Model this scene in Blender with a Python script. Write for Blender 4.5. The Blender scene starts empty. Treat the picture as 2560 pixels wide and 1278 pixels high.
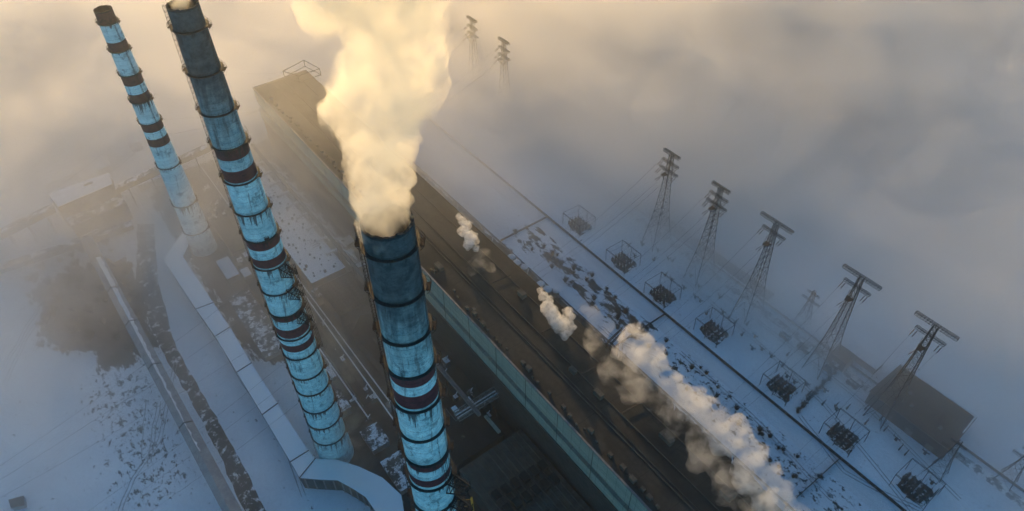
import bpy, math, random
from mathutils import Vector, Matrix, noise
R_ = math.radians
C = bpy.context.scene.collection
sc = bpy.context.scene
rnd = random.Random(7)
# ------------------------------------------------------------------ camera, sky, sun, exposure
F = 1764.0; CAMH = 340.0
ROT = Matrix(((0.7994061, -0.4213394, 0.4282791), (-0.6007395, -0.5512483, 0.5789968), (-0.0078661, -0.7201378, -0.6937865)))
cd = bpy.data.cameras.new('camera'); cam = bpy.data.objects.new('camera', cd); C.objects.link(cam); sc.camera = cam
cd.sensor_width = 36; cd.lens = F/2560*36; cd.clip_start = 1; cd.clip_end = 12000
ax = ROT @ Vector((1, 0, 0)); ay = ROT @ Vector((0, -1, 0)); az = ROT @ Vector((0, 0, -1))
m = Matrix((ax, ay, az)).transposed().to_4x4(); m.translation = (0, 0, CAMH); cam.matrix_world = m
SUN_EL, SUN_AZ = 9.5, 24.0                       # degrees; azimuth clockwise from +Y
w = bpy.data.worlds.new('World'); sc.world = w; w.use_nodes = True
wn = w.node_tree; wn.nodes.clear()
sky = wn.nodes.new('ShaderNodeTexSky'); sky.sky_type = 'NISHITA'; sky.sun_disc = False
sky.sun_elevation = R_(SUN_EL); sky.sun_rotation = R_(SUN_AZ); sky.ozone_density = 4.0; sky.dust_density = 0.0; sky.air_density = 1.0; sky.altitude = 200
bg = wn.nodes.new('ShaderNodeBackground'); bg.inputs[1].default_value = 0.145
wo = wn.nodes.new('ShaderNodeOutputWorld'); tint = wn.nodes.new('ShaderNodeMix'); tint.data_type = 'RGBA'; tint.blend_type = 'MULTIPLY'; tint.inputs[0].default_value = 1; tint.inputs[7].default_value = (0.52, 1.0, 1.02, 1)
wn.links.new(sky.outputs[0], tint.inputs[6]); wn.links.new(tint.outputs[2], bg.inputs[0]); wn.links.new(bg.outputs[0], wo.inputs[0])
sl = bpy.data.lights.new('sun', 'SUN'); sl.energy = 5.0; sl.angle = R_(0.6); sl.color = (1.0, 0.62, 0.23)
so = bpy.data.objects.new('sun', sl); C.objects.link(so)
sd = Vector((math.sin(R_(SUN_AZ))*math.cos(R_(SUN_EL)), math.cos(R_(SUN_AZ))*math.cos(R_(SUN_EL)), math.sin(R_(SUN_EL))))
so.rotation_euler = sd.to_track_quat('Z', 'Y').to_euler(); so.location = (0, 0, 600)
sc.view_settings.view_transform = 'Standard'; sc.view_settings.look = 'None'; sc.view_settings.gamma = 1
sc.view_settings.exposure = 0.45
cy = sc.cycles
cy.max_bounces = 10; cy.volume_bounces = 8; cy.diffuse_bounces = 2; cy.glossy_bounces = 2; cy.transparent_max_bounces = 16
cy.volume_max_steps = 256; cy.use_denoising = True
cy.use_adaptive_sampling = True; cy.adaptive_threshold = 0.08
HAZE_D = 0.00012; FOG_STEP = 0.18

def at(px, py, z=0.0):                             # a pixel of the photograph -> the point at height z that it shows
    d = ROT @ Vector((px-1280, py-639, F)); t = (z-CAMH)/d.z
    return Vector((d.x*t, d.y*t, z))

# ------------------------------------------------------------------ node helpers
class NT:
    def __init__(s, name):
        s.m = bpy.data.materials.new(name); s.m.use_nodes = True; s.t = s.m.node_tree; s.t.nodes.clear()
        s.out = s.t.nodes.new('ShaderNodeOutputMaterial')
    def n(s, typ, **k):
        x = s.t.nodes.new(typ)
        for a, b in k.items(): setattr(x, a, b)
        return x
    def l(s, a, b): s.t.links.new(a, b)
    def put(s, sock, v):
        if isinstance(v, (int, float)): sock.default_value = v
        elif isinstance(v, (tuple, list)): sock.default_value = tuple(v)+((1,) if len(v) == 3 and len(sock.default_value) == 4 else ())
        else: s.l(v, sock)
    def ma(s, op, a, b=None, c=None, clamp=False):
        x = s.n('ShaderNodeMath', operation=op, use_clamp=clamp); s.put(x.inputs[0], a)
        if b is not None: s.put(x.inputs[1], b)
        if c is not None: s.put(x.inputs[2], c)
        return x.outputs[0]
    def ss(s, v, a, b, lo=0.0, hi=1.0):            # smooth step
        x = s.n('ShaderNodeMapRange', interpolation_type='SMOOTHSTEP')
        s.put(x.inputs[0], v)
        for i, q in zip((1, 2, 3, 4), (a, b, lo, hi)): s.put(x.inputs[i], q)
        return x.outputs[0]
    def mix(s, f, a, b):
        x = s.n('ShaderNodeMix', data_type='RGBA'); s.put(x.inputs[0], f); s.put(x.inputs[6], a); s.put(x.inputs[7], b); return x.outputs[2]
    def noise(s, vec, scale, detail=4, rough=0.55, dist=0.0):
        x = s.n('ShaderNodeTexNoise'); s.l(vec, x.inputs['Vector']); x.inputs['Scale'].default_value = scale
        x.inputs['Detail'].default_value = detail; x.inputs['Roughness'].default_value = rough; x.inputs['Distortion'].default_value = dist
        return x.outputs[0]
    def mapv(s, vec, sc_=(1, 1, 1), rot=(0, 0, 0), loc=(0, 0, 0)):
        x = s.n('ShaderNodeMapping'); s.l(vec, x.inputs[0]); x.inputs['Scale'].default_value = sc_; x.inputs['Rotation'].default_value = rot; x.inputs['Location'].default_value = loc; return x.outputs[0]
    def pos(s): return s.n('ShaderNodeNewGeometry').outputs['Position']
    def xyz(s, v):
        x = s.n('ShaderNodeSeparateXYZ'); s.l(v, x.inputs[0]); return x.outputs
    def surf(s, col, rough=0.8, bump=None, bs=0.3, bd=0.3, metal=0.0, spec=0.3):
        b = s.n('ShaderNodeBsdfPrincipled'); s.put(b.inputs['Base Color'], col); s.put(b.inputs['Roughness'], rough); b.inputs['Metallic'].default_value = metal
        b.inputs['Specular IOR Level'].default_value = spec
        if bump is not None:
            u = s.n('ShaderNodeBump'); u.inputs['Strength'].default_value = bs; u.inputs['Distance'].default_value = bd; s.l(bump, u.inputs['Height']); s.l(u.outputs[0], b.inputs['Normal'])
        s.l(b.outputs[0], s.out.inputs[0]); return s.m

SNOW = (0.74, 0.77, 0.80)
def mat(name, c1, c2, scale=0.3, rough=0.8, snow=0.0, snow_scale=0.12, stretch=(1, 1, 1), metal=0.0, bump=0.25, contrast=(0.35, 0.65), seam=0.0):
    """two tones broken up by noise; 'snow' is how much of the upward faces lies under snow"""
    k = NT(name); p = k.pos()
    f = k.ss(k.noise(k.mapv(p, stretch), scale, 6, 0.62), contrast[0], contrast[1])
    col = k.mix(f, c1, c2)
    fine = k.noise(p, scale*7, 4, 0.7)
    col = k.mix(k.ss(fine, 0.3, 0.75, 0.0, 0.45), col, tuple(x*0.45 for x in c1))
    if seam:
        q = k.xyz(p); sx = k.ma('PINGPONG', q[1], seam/2); col = k.mix(k.ma('LESS_THAN', sx, 0.09), col, tuple(x*0.5 for x in c1))
    if snow > 0:
        nz = k.xyz(k.n('ShaderNodeNewGeometry').outputs['Normal'])[2]
        sn = k.ma('ADD', k.noise(p, snow_scale, 8, 0.66), k.ma('MULTIPLY', k.noise(p, snow_scale*6, 4, 0.6), 0.35))
        th = 0.95-0.55*snow
        sm = k.ma('MULTIPLY', k.ss(sn, th-0.05, th+0.06), k.ss(nz, 0.5, 0.75))
        col = k.mix(sm, col, SNOW)
    return k.surf(col, rough, fine, bump, 0.4, metal)

# ------------------------------------------------------------------ mesh helpers
class MB:
    def __init__(s): s.v = []; s.f = []; s.mi = []; s.cur = 0
    def add(s, vs, fs):
        o = len(s.v); s.v += [tuple(v) for v in vs]; s.f += [tuple(i+o for i in f) for f in fs]; s.mi += [s.cur]*len(fs); return s
    def box(s, x0, x1, y0, y1, z0, z1):
        return s.add([(x, y, z) for z in (z0, z1) for y in (y0, y1) for x in (x0, x1)], [(0, 2, 3, 1), (4, 5, 7, 6), (0, 1, 5, 4), (2, 6, 7, 3), (0, 4, 6, 2), (1, 3, 7, 5)])
    def obox(s, c, d, l, wd, z0, z1):                  # box centred at c along direction d
        d = Vector((d[0], d[1])).normalized(); n = Vector((-d.y, d.x)); c = Vector((c[0], c[1]))
        ps = [c+d*a*l/2+n*b*wd/2 for a, b in ((-1, -1), (1, -1), (1, 1), (-1, 1))]
        return s.prism(ps, z0, z1)
    def prism(s, ps, z0, z1):
        ps = [(p[0], p[1]) for p in ps]; n = len(ps)
        ar = sum(ps[i][0]*ps[(i+1) % n][1]-ps[(i+1) % n][0]*ps[i][1] for i in range(n))
        if ar < 0: ps = ps[::-1]
        return s.add([(x, y, z0) for x, y in ps]+[(x, y, z1) for x, y in ps], [tuple(range(n))[::-1], tuple(range(n, 2*n))]+[(i, (i+1) % n, n+(i+1) % n, n+i) for i in range(n)])
    def sheet(s, ps, z):
        n = len(ps); ar = sum(ps[i][0]*ps[(i+1) % n][1]-ps[(i+1) % n][0]*ps[i][1] for i in range(n))
        if ar < 0: ps = ps[::-1]
        return s.add([(p[0], p[1], z) for p in ps], [tuple(range(n))])
    def beam(s, a, b, t=0.2, n=4, t2=None):
        a = Vector(a); b = Vector(b); d = b-a
        if d.length < 1e-6: return s
        d.normalize(); u = d.orthogonal().normalized(); v = d.cross(u); t2 = t if t2 is None else t2
        vs = []
        for p, r in ((a, t), (b, t2)):
            for i in range(n):
                q = 2*math.pi*(i+.5)/n; vs.append(p+u*math.cos(q)*r+v*math.sin(q)*r)
        return s.add(vs, [tuple(range(n))[::-1], tuple(range(n, 2*n))]+[(i, (i+1) % n, n+(i+1) % n, n+i) for i in range(n)])
    def tube(s, ps, r, n=6):
        ps = [Vector(p) for p in ps]; vs = []; u = None
        for i, p in enumerate(ps):
            d = (ps[min(i+1, len(ps)-1)]-ps[max(i-1, 0)]).normalized()
            u = d.orthogonal().normalized() if u is None else (u-d*u.dot(d)).normalized()
            v = d.cross(u); rr = r[i] if isinstance(r, (list, tuple)) else r
            vs += [p+u*math.cos(2*math.pi*k/n)*rr+v*math.sin(2*math.pi*k/n)*rr for k in range(n)]
        fs = [(i*n+k, i*n+(k+1) % n, (i+1)*n+(k+1) % n, (i+1)*n+k) for i in range(len(ps)-1) for k in range(n)]
        m_ = len(ps)
        return s.add(vs, fs+[tuple(range(n))[::-1], tuple((m_-1)*n+k for k in range(n))])
    def lathe(s, c, prof, n=32, cap=True):             # prof: (r, z)
        vs = [(c[0]+r*math.cos(2*math.pi*k/n), c[1]+r*math.sin(2*math.pi*k/n), z) for r, z in prof for k in range(n)]
        fs = [(i*n+k, i*n+(k+1) % n, (i+1)*n+(k+1) % n, (i+1)*n+k) for i in range(len(prof)-1) for k in range(n)]
        if cap: fs += [tuple(range(n))[::-1], tuple((len(prof)-1)*n+k for k in range(n))]
        return s.add(vs, fs)
    def build(s, name, mats, parent=None, smooth=False, loc=None):
        me = bpy.data.meshes.new(name)
        v = s.v
        if loc is not None: v = [(a[0]-loc[0], a[1]-loc[1], a[2]-loc[2]) for a in v]
        me.from_pydata(v, [], s.f); me.update()
        mats = mats if isinstance(mats, (list, tuple)) else [mats]
        for q in mats: me.materials.append(q)
        if len(mats) > 1: me.polygons.foreach_set('material_index', s.mi)
        if smooth: me.polygons.foreach_set('use_smooth', [True]*len(me.polygons))
        o = bpy.data.objects.new(name, me); C.objects.link(o)
        if loc is not None: o.location = loc
        if parent is not None:
            o.parent = parent
            if loc is None and parent.type == 'EMPTY': o.matrix_parent_inverse = Matrix.Translation(-Vector(parent.location))
        return o
def tag(o, label, cat, group=None):
    o['label'] = label; o['category'] = cat
    if group: o['group'] = group
    return o
def thing(name, label, cat, loc=(0, 0, 0), group=None):
    o = bpy.data.objects.new(name, None); C.objects.link(o); o.location = loc; o.empty_display_size = 1
    return tag(o, label, cat, group)
def struct(name, mb, m_, kind='structure'):
    o = mb.build(name, m_); o['kind'] = kind; return o
def copy_thing(src, loc, label=None, rotz=None, scale=None):
    r = src.copy(); C.objects.link(r); r.location = loc
    if rotz is not None: r.rotation_euler = (0, 0, rotz)
    if scale is not None: r.scale = scale
    if label: r['label'] = label
    for ch in list(src.children):
        c = ch.copy(); C.objects.link(c); c.parent = r
        for g in list(ch.children):
            d = g.copy(); C.objects.link(d); d.parent = c
    return r

# ------------------------------------------------------------------ materials
M = {}
M['roof_dark'] = mat('roof_dark', (0.016, 0.017, 0.015), (0.055, 0.05, 0.039), 0.07, 0.95, snow=0.0, stretch=(1, .3, 1), seam=18)
M['roof_snowy'] = mat('roof_snowy', (0.10, 0.10, 0.095), (0.16, 0.155, 0.14), 0.1, 0.95, snow=0.93, snow_scale=0.16)
M['roof_low'] = mat('roof_low', (0.015, 0.016, 0.014), (0.032, 0.03, 0.025), 0.15, 0.95, stretch=(1, .5, 1))
M['roof_patchy'] = mat('roof_patchy', (0.05, 0.05, 0.045), (0.09, 0.085, 0.072), 0.15, 0.95, snow=0.45, snow_scale=0.18)
M['roof_ribbed'] = mat('roof_ribbed', (0.06, 0.058, 0.048), (0.11, 0.10, 0.08), 0.2, 0.9)
M['wall_pale'] = mat('wall_pale', (0.23, 0.27, 0.225), (0.34, 0.38, 0.31), 0.25, 0.9, stretch=(1, .2, 4), seam=6)
M['wall_dark'] = mat('wall_dark', (0.03, 0.034, 0.032), (0.055, 0.055, 0.05), 0.2, 0.9, stretch=(1, 1, 3))
M['glass_dark'] = mat('glass_dark', (0.010, 0.012, 0.012), (0.02, 0.022, 0.022), 0.4, 0.9)
M['steel_dark'] = mat('steel_dark', (0.022, 0.022, 0.023), (0.05, 0.045, 0.04), 0.8, 0.6, metal=0.2)
M['black_steel'] = mat('black_steel', (0.008, 0.008, 0.009), (0.02, 0.018, 0.016), 0.8, 0.8)
M['steel_grey'] = mat('steel_grey', (0.12, 0.125, 0.13), (0.22, 0.22, 0.21), 0.5, 0.6, metal=0.2)
M['rust'] = mat('rust', (0.03, 0.022, 0.018), (0.075, 0.045, 0.03), 0.8, 0.85)
M['concrete'] = mat('concrete', (0.19, 0.19, 0.18), (0.28, 0.27, 0.25), 0.3, 0.9)
M['snowcap'] = mat('snowcap', (0.66, 0.69, 0.72), (0.78, 0.81, 0.84), 0.2, 0.9)
M['duct_top'] = mat('duct_top', (0.13, 0.13, 0.125), (0.20, 0.20, 0.19), 0.1, 0.9, snow=1.12, snow_scale=0.14)
M['soil'] = mat('soil', (0.045, 0.042, 0.036), (0.085, 0.078, 0.062), 0.12, 0.98, snow=0.42, snow_scale=0.22)
M['soil_dark'] = mat('soil_dark', (0.035, 0.034, 0.03), (0.065, 0.06, 0.05), 0.12, 0.98, snow=0.2, snow_scale=0.3)
M['road_dirt'] = mat('road_dirt', (0.035, 0.034, 0.03), (0.065, 0.06, 0.05), 0.12, 0.98, snow=0.36, snow_scale=0.22, stretch=(1, .3, 1))
M['bush'] = mat('bush', (0.03, 0.03, 0.022), (0.06, 0.055, 0.038), 0.5, 0.98)
M['insulator'] = mat('insulator', (0.10, 0.06, 0.045), (0.16, 0.10, 0.07), 2.0, 0.35)
M['yellow'] = mat('yellow', (0.55, 0.33, 0.03), (0.65, 0.42, 0.06), 1.0, 0.6)
M['wire'] = mat('wire', (0.05, 0.05, 0.05), (0.08, 0.08, 0.08), 0.5, 0.5, metal=0.5)
M['tank'] = mat('tank', (0.42, 0.42, 0.41), (0.56, 0.56, 0.54), 0.3, 0.7, snow=1.1, snow_scale=0.3)

def chim_mat(name, c1, c2, s0, s1, streak=0.6):
    k = NT(name)
    a = k.n('ShaderNodeAttribute', attribute_name='cyl').outputs['Vector']; q = k.xyz(a)
    flat = k.mapv(a, (1, 1, 0))
    mott = k.noise(flat, 0.45, 7, 0.66)
    col = k.mix(k.ss(mott, 0.38, 0.62), c1, c2)
    fine = k.noise(flat, 2.2, 5, 0.7)
    lift_ = k.n('ShaderNodeTexWhiteNoise', noise_dimensions='1D'); k.l(k.ma('FLOOR', k.ma('DIVIDE', q[1], 2.5)), lift_.inputs['W'])
    sect = k.n('ShaderNodeTexWhiteNoise', noise_dimensions='1D'); k.l(k.ma('FLOOR', k.ma('DIVIDE', k.ma('ADD', q[1], s0*.37), 13.6)), sect.inputs['W'])
    col = k.mix(k.ma('MULTIPLY', sect.outputs['Value'], .35), col, tuple(x*0.55 for x in c1)); col = k.mix(k.ma('MULTIPLY', lift_.outputs['Value'], .28), col, tuple(min(1, x*1.25) for x in c2))
    col = k.mix(k.ss(fine, 0.50, 0.68, 0.0, 0.65), col, tuple(x*0.3 for x in c1))
    patch = k.noise(k.mapv(a, (1, 1, 0), loc=(s0, 7, 0)), 0.2, 9, 0.76)
    col = k.mix(k.ss(patch, 0.54, 0.60, 0.0, 0.7), col, tuple(x*0.32 for x in c1))
    lift = k.ma('PINGPONG', q[1], 1.25)                                   # casting joints
    col = k.mix(k.ma('MULTIPLY', k.ma('LESS_THAN', lift, 0.09), k.ss(fine, 0.35, 0.55, 0.1, 0.6)), col, tuple(x*0.3 for x in c1))
    st = k.noise(k.mapv(a, (0.55, 0.05, 0)), 1.0, 5, 0.7)
    col = k.mix(k.ma('MULTIPLY', k.ss(st, 0.56, 0.66), streak), col, (0.035, 0.03, 0.028))
    run = k.noise(k.mapv(a, (0.9, 0.015, 0), loc=(9, 3, 0)), 1.0, 4, 0.7)   # runs below each platform
    lim = k.ma('MULTIPLY', k.ss(run, 0.42, 0.72), k.ma('MULTIPLY_ADD', sect.outputs['Value'], 8.5, 1.5))
    dr = k.ss(k.ma('SUBTRACT', lim, q[2]), 0.0, 0.5, 0.0, 0.85)
    col = k.mix(dr, col, (0.03, 0.022, 0.02))
    zz = k.ma('ADD', q[1], k.ma('MULTIPLY', k.ma('SUBTRACT', k.noise(k.mapv(a, (0.5, 0.07, 0), loc=(4, 2, 0)), 1.0, 5, 0.6), 0.5), 34))
    soot = k.ss(zz, s0, s1, 0.0, 0.95)
    col = k.mix(soot, col, k.mix(k.ss(mott, 0.3, 0.7), (0.012, 0.018, 0.022), (0.05, 0.075, 0.085)))
    return k.surf(col, 0.85, fine, 0.35, 0.12)
PALE1, PALE2 = (0.34, 0.60, 0.66), (0.60, 0.84, 0.86)
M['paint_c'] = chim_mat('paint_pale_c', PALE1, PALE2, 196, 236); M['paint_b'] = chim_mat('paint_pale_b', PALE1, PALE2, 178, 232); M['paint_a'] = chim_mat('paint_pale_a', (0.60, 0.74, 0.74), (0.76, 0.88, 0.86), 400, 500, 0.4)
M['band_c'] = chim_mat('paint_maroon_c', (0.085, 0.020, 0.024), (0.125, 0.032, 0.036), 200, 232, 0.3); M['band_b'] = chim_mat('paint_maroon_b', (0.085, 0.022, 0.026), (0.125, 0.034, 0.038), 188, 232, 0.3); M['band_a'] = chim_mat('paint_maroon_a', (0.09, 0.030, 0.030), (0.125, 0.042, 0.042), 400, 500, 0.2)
M['soot'] = mat('soot', (0.014, 0.018, 0.02), (0.035, 0.05, 0.056), 0.5, 0.95)

# ------------------------------------------------------------------ ground, yards, roads
k = NT('ground_snow'); p = k.pos(); q = k.xyz(p); X, Y = q[0], q[1]
big = k.noise(p, 0.02, 5, 0.6); rag = k.noise(p, 0.09, 9, 0.68); fin = k.noise(p, 0.6, 5, 0.7)
rag2 = k.noise(k.mapv(p, (1, .6, 1), loc=(50, 9, 0)), 0.3, 9, 0.78)
def zone(x0, x1, y0, y1, s=8):
    a = k.ma('MULTIPLY', k.ss(X, x0-s, x0+s), k.ss(X, x1-s, x1+s, 1, 0)); b = k.ma('MULTIPLY', k.ss(Y, y0-s, y0+s), k.ss(Y, y1-s, y1+s, 1, 0)); return k.ma('MULTIPLY', a, b)
def add(*v):
    r = v[0]
    for x in v[1:]: r = k.ma('ADD', r, x)
    return r
dirt = add(k.ma('MULTIPLY', zone(222, 243, 170, 300, 12), 0.25), k.ma('MULTIPLY', zone(-62, -8, 385, 452, 16), 0.62), k.ma('MULTIPLY', zone(-45, -10, 350, 400, 12), 0.42),
           k.ma('MULTIPLY', zone(-10, 16, 200, 420, 6), 0.02), k.ma('MULTIPLY', zone(46, 209, 60, 520, 6), 0.62), k.ma('MULTIPLY', zone(30, 60, 300, 520, 10), 0.42))
stretchd = k.noise(k.mapv(p, (1, .35, 1), rot=(0, 0, 0.2)), 0.13, 8, 0.7)
v = k.ma('ADD', k.ma('ADD', stretchd, dirt), -0.02)
dm = k.ss(v, 0.66, 0.72)
speck = k.ma('MULTIPLY', k.ss(k.ma('ADD', rag2, k.ma('MULTIPLY', zone(218, 244, 10, 165, 10), 0.09)), 0.62, 0.645), k.ma('SUBTRACT', 1.0, 0.0))
speckL = k.ss(k.ma('ADD', rag2, k.ma('MULTIPLY', zone(-58, -22, 245, 350, 12), 0.085)), 0.615, 0.635)
dm = k.ma('MAXIMUM', dm, k.ma('MAXIMUM', k.ma('MULTIPLY', speck, k.ss(X, 205, 212)), speckL))
snowc = k.mix(k.ss(big, 0.3, 0.7), (0.60, 0.66, 0.72), (0.76, 0.80, 0.84))
snowc = k.mix(k.ss(fin, 0.4, 0.75, 0, 0.3), snowc, (0.45, 0.47, 0.50))
soil = k.mix(k.ss(rag, 0.35, 0.65), (0.025, 0.023, 0.019), (0.065, 0.058, 0.045))
k.surf(k.mix(dm, snowc, soil), 0.95, rag, 0.3, 0.6)
struct('ground', MB().sheet([(-2600, -1600), (3200, -1600), (3200, 3600), (-2600, 3600)], 0.0), k.m)

def rough_poly(pts, amp=1.5, step=4.0, seed=0):
    out = []; n = len(pts)
    for i in range(n):
        a = Vector(pts[i][:2]); b = Vector(pts[(i+1) % n][:2]); d = b-a; c = max(1, int(d.length/step)); nn = Vector((-d.y, d.x)).normalized()
        for j in range(c):
            p_ = a+d*j/c; out.append(p_+nn*amp*(noise.noise(Vector((p_.x*.13+seed, p_.y*.13, seed)))*1.6+noise.noise(Vector((p_.x*.5, p_.y*.5+seed, 3)))*.8))
    return out
def px(pts, z=0.0): return [at(a, b, z).xy for a, b in pts]
# the road beside the conveyor and the ash road beyond the switchyard
struct('service_road', MB().sheet(rough_poly(px([(385, 560), (395, 700), (434, 855), (519, 1009), (599, 1144), (664, 1278), (730, 1400), (660, 1400), (610, 1278), (549, 1139), (464, 979), (385, 840), (340, 700), (345, 560)]), 0.7, 4), 0.05), M['road_dirt'])
struct('rail_track_bed', MB().sheet(rough_poly([(304, -60), (309.5, -60), (309.5, 330), (304, 330)], 0.5, 6, 2), 0.03), mat('ballast', (0.12, 0.12, 0.125), (0.3, 0.31, 0.33), 0.3, 0.95, snow=0.5, snow_scale=0.2))
struct('yard_road', MB().sheet([(243, -80), (252.5, -80), (252.5, 620), (243, 620)], 0.04), mat('snowy_road', (0.66, 0.70, 0.74), (0.76, 0.79, 0.82), 0.2, 0.95, stretch=(1, .1, 1)))
struct('ash_road', MB().sheet(rough_poly([(316, 150), (325, 150), (325, 260), (316, 260)], 1.0, 6, 5), 0.03), M['soil_dark'])
for i, pp in enumerate([[(1508, 350), (1511, 350)]]): pass

def track(name, pts, wd, gauge=0.0, seed=0):
    b = MB()
    for off in ((-gauge/2, gauge/2) if gauge else (0,)):
        P_ = []
        n = 40
        for i in range(n+1):
            f_ = i/n*(len(pts)-1); j = min(int(f_), len(pts)-2); a = Vector(pts[j]).lerp(Vector(pts[j+1]), f_-j)
            d_ = (Vector(pts[j+1])-Vector(pts[j])).normalized(); nn = Vector((-d_.y, d_.x)); w_ = wd*(.5+.9*abs(noise.noise(Vector((i*.6+seed, off, 1)))))
            c_ = a+nn*(off+1.2*noise.noise(Vector((i*.09, seed, 0)))); P_ += [c_+nn*w_/2, c_-nn*w_/2]
        b.add([(p_.x, p_.y, .06+.01*(seed % 7)) for p_ in P_], [(2*i, 2*i+1, 2*i+3, 2*i+2) for i in range(n)])
    return struct(name, b, M['track'])
M['track'] = mat('track', (0.16, 0.17, 0.18), (0.5, 0.53, 0.56), 0.9, 0.95)
for i, pp in enumerate(([(130, 742), (60, 860), (10, 960)], [(95, 770), (20, 900)], [(150, 760), (85, 880)], [(365, 1000), (352, 1150)], [(398, 1005), (372, 1160)], [(385, 960), (300, 1010), (250, 1060)], [(440, 905), (400, 1100), (330, 1200), (300, 1278)],
                        [(520, 800), (610, 960), (700, 1080), (760, 1240)], [(1650, 900), (1560, 860), (1500, 820)], [(2280, 1278), (2060, 1010), (1900, 860), (1700, 690)], [(2400, 1250), (2150, 1000), (1930, 830), (1760, 700)], [(2000, 1040), (2110, 1180), (2300, 1278)], [(2080, 1250), (1880, 1040), (1700, 880)])):
    track('snow_track', px(pp), .7, 1.9 if i not in (3, 5) else 0, i)
# ------------------------------------------------------------------ chimneys
RB = [243.75, 229.5, 215.5, 202.5, 188, 174, 161, 146.5, 132.5, 119.5, 104.5, 91.5, 77, 64.75, 50.5, 37, 23]
RCm = [245, 232.3, 219.5, 207.5, 194, 181, 169, 156, 143, 130, 117, 104, 91, 78, 64.5, 51, 37, 23]
RA = [168.5, 152.8, 138.3, 121, 106.5, 74.3, 43.7, 20]
def lerp_r(tab, z):
    for (z0, r0), (z1, r1) in zip(tab, tab[1:]):
        if z <= z1: return r0+(r1-r0)*(z-z0)/(z1-z0)
    return tab[-1][1]
def chimney(name, label, c, top, tab, rings, bands, mp, mb_, side_az, balcony):
    t = thing(name, label, 'chimney', (c[0], c[1], 0), 'striped smokestacks of the power plant')
    # shaft
    zs = sorted(set([0.0, top]+[round(z*1.0, 2) for z in range(2, int(top), 2)]+[a for b in bands for a in b]+[r for r in rings]+[r-0.02 for r in rings]))
    n = 72; vs = []; cyl = []
    rs = sorted(rings)
    for z in zs:
        r = lerp_r(tab, z)
        above = [x for x in rs if x > z-1e-6 and not abs(x-z) < 1e-6]
        dd = (above[0]-z) if above else 99
        for a in range(n):
            th = 2*math.pi*a/n; vs.append((r*math.cos(th), r*math.sin(th), z)); cyl.append((th*r, z, dd if above else 99))
    fs = []; mi = []
    for i in range(len(zs)-1):
        zm = (zs[i]+zs[i+1])/2; dark = any(b[0] <= zm <= b[1] for b in bands)
        for a in range(n): fs.append((i*n+a, i*n+(a+1) % n, (i+1)*n+(a+1) % n, (i+1)*n+a)); mi.append(1 if dark else 0)
    me = bpy.data.meshes.new('shaft'); me.from_pydata(vs, [], fs); me.materials.append(mp); me.materials.append(mb_)
    me.polygons.foreach_set('material_index', mi); me.polygons.foreach_set('use_smooth', [True]*len(fs))
    at_ = me.attributes.new('cyl', 'FLOAT_VECTOR', 'POINT'); at_.data.foreach_set('vector', [x for y in cyl for x in y]); me.update()
    sh = bpy.data.objects.new('shaft', me); C.objects.link(sh); sh.parent = t
    rt = lerp_r(tab, top); b = MB(); n = 64; pr = []                       # broken, soot-eaten lip and dark bore
    for (dr, dz) in ((0.0, -0.05), (0.02, 0.7), (-0.55, 0.7), (-0.75, -2.0), (-0.8, -14), (-0.8, -30)):
        for a in range(n):
            j = (0.45*noise.noise(Vector((a*.35, c[1], 1)))+0.3*noise.noise(Vector((a*1.1, c[1], 5)))-0.1) if dz == 0.7 else 0
            th = 2*math.pi*a/n; pr.append(((rt+dr)*math.cos(th), (rt+dr)*math.sin(th), top+dz+j))
    b.add(pr, [(i*n+k_, i*n+(k_+1) % n, (i+1)*n+(k_+1) % n, (i+1)*n+k_) for i in range(5) for k_ in range(n)]+[tuple(5*n+k_ for k_ in range(n))])
    o = b.build('rim', M['soot'] if top > 200 else mb_soot); o.parent = t; o.matrix_parent_inverse = Matrix()
    sa = Vector((math.cos(side_az), math.sin(side_az)))
    for z in rings:
        r = lerp_r(tab, z); b = MB(); wdt = 0.8
        prof = [(r-0.02, z-0.55), (r+wdt*.5, z-0.35), (r+wdt, z), (r+wdt, z+0.16), (r-0.02, z+0.16)]
        b.lathe((0, 0), prof, 40, False)
        o = b.build('platform', M['steel_dark']); o.parent = t; o.matrix_parent_inverse = Matrix()
        b = MB(); rr = r+wdt-0.05
        for h in (0.6, 1.2): b.tube([(rr*math.cos(a*math.pi/18), rr*math.sin(a*math.pi/18), z+h) for a in range(37)], 0.035, 4)
        for a in range(24): th = a*math.pi/12; b.beam((rr*math.cos(th), rr*math.sin(th), z+.1), (rr*math.cos(th), rr*math.sin(th), z+1.2), 0.035)
        r2 = b.build('railing', M['steel_dark']); r2.parent = o
        if balcony:                                                       # a lamp balcony with its hoops
            for sgn in balcony:
                b = MB(); d = sa*sgn; nrm = Vector((-d.y, d.x)); base = d*(r+wdt-0.1)
                b.obox(base+d*0.45, d, 1.0, 2.4, z-0.1, z+0.06)
                for e in (-1.2, -0.4, 0.4, 1.2):
                    pts = [(*(base+nrm*e+d*(0.9*math.sin(u))), z-1.2+3.2*(u/math.pi)) for u in [math.pi*i/8 for i in range(9)]]
                    b.tube(pts, 0.06, 4)
                for h in (0.5, 1.3): b.beam((*(base+d*0.85-nrm*1.2), z+h), (*(base+d*0.85+nrm*1.2), z+h), 0.04)
                r3 = b.build('lamp_balcony', M['rust']); r3.parent = o
    return t
mb_soot = mat('soot_maroon', (0.03, 0.018, 0.02), (0.055, 0.03, 0.03), 0.4, 0.95)
LEFT_AZ = math.atan2(0.60, -0.80)                                          # the ladder side
TC = [(0, 9.4), (30, 8.6), (70, 7.6), (110, 6.7), (150, 6.15), (200, 5.55), (250, 5.2)]
TB = [(0, 9.2), (30, 8.2), (60, 7.7), (100, 7.2), (150, 6.4), (206, 5.5), (250, 4.6)]
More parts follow.
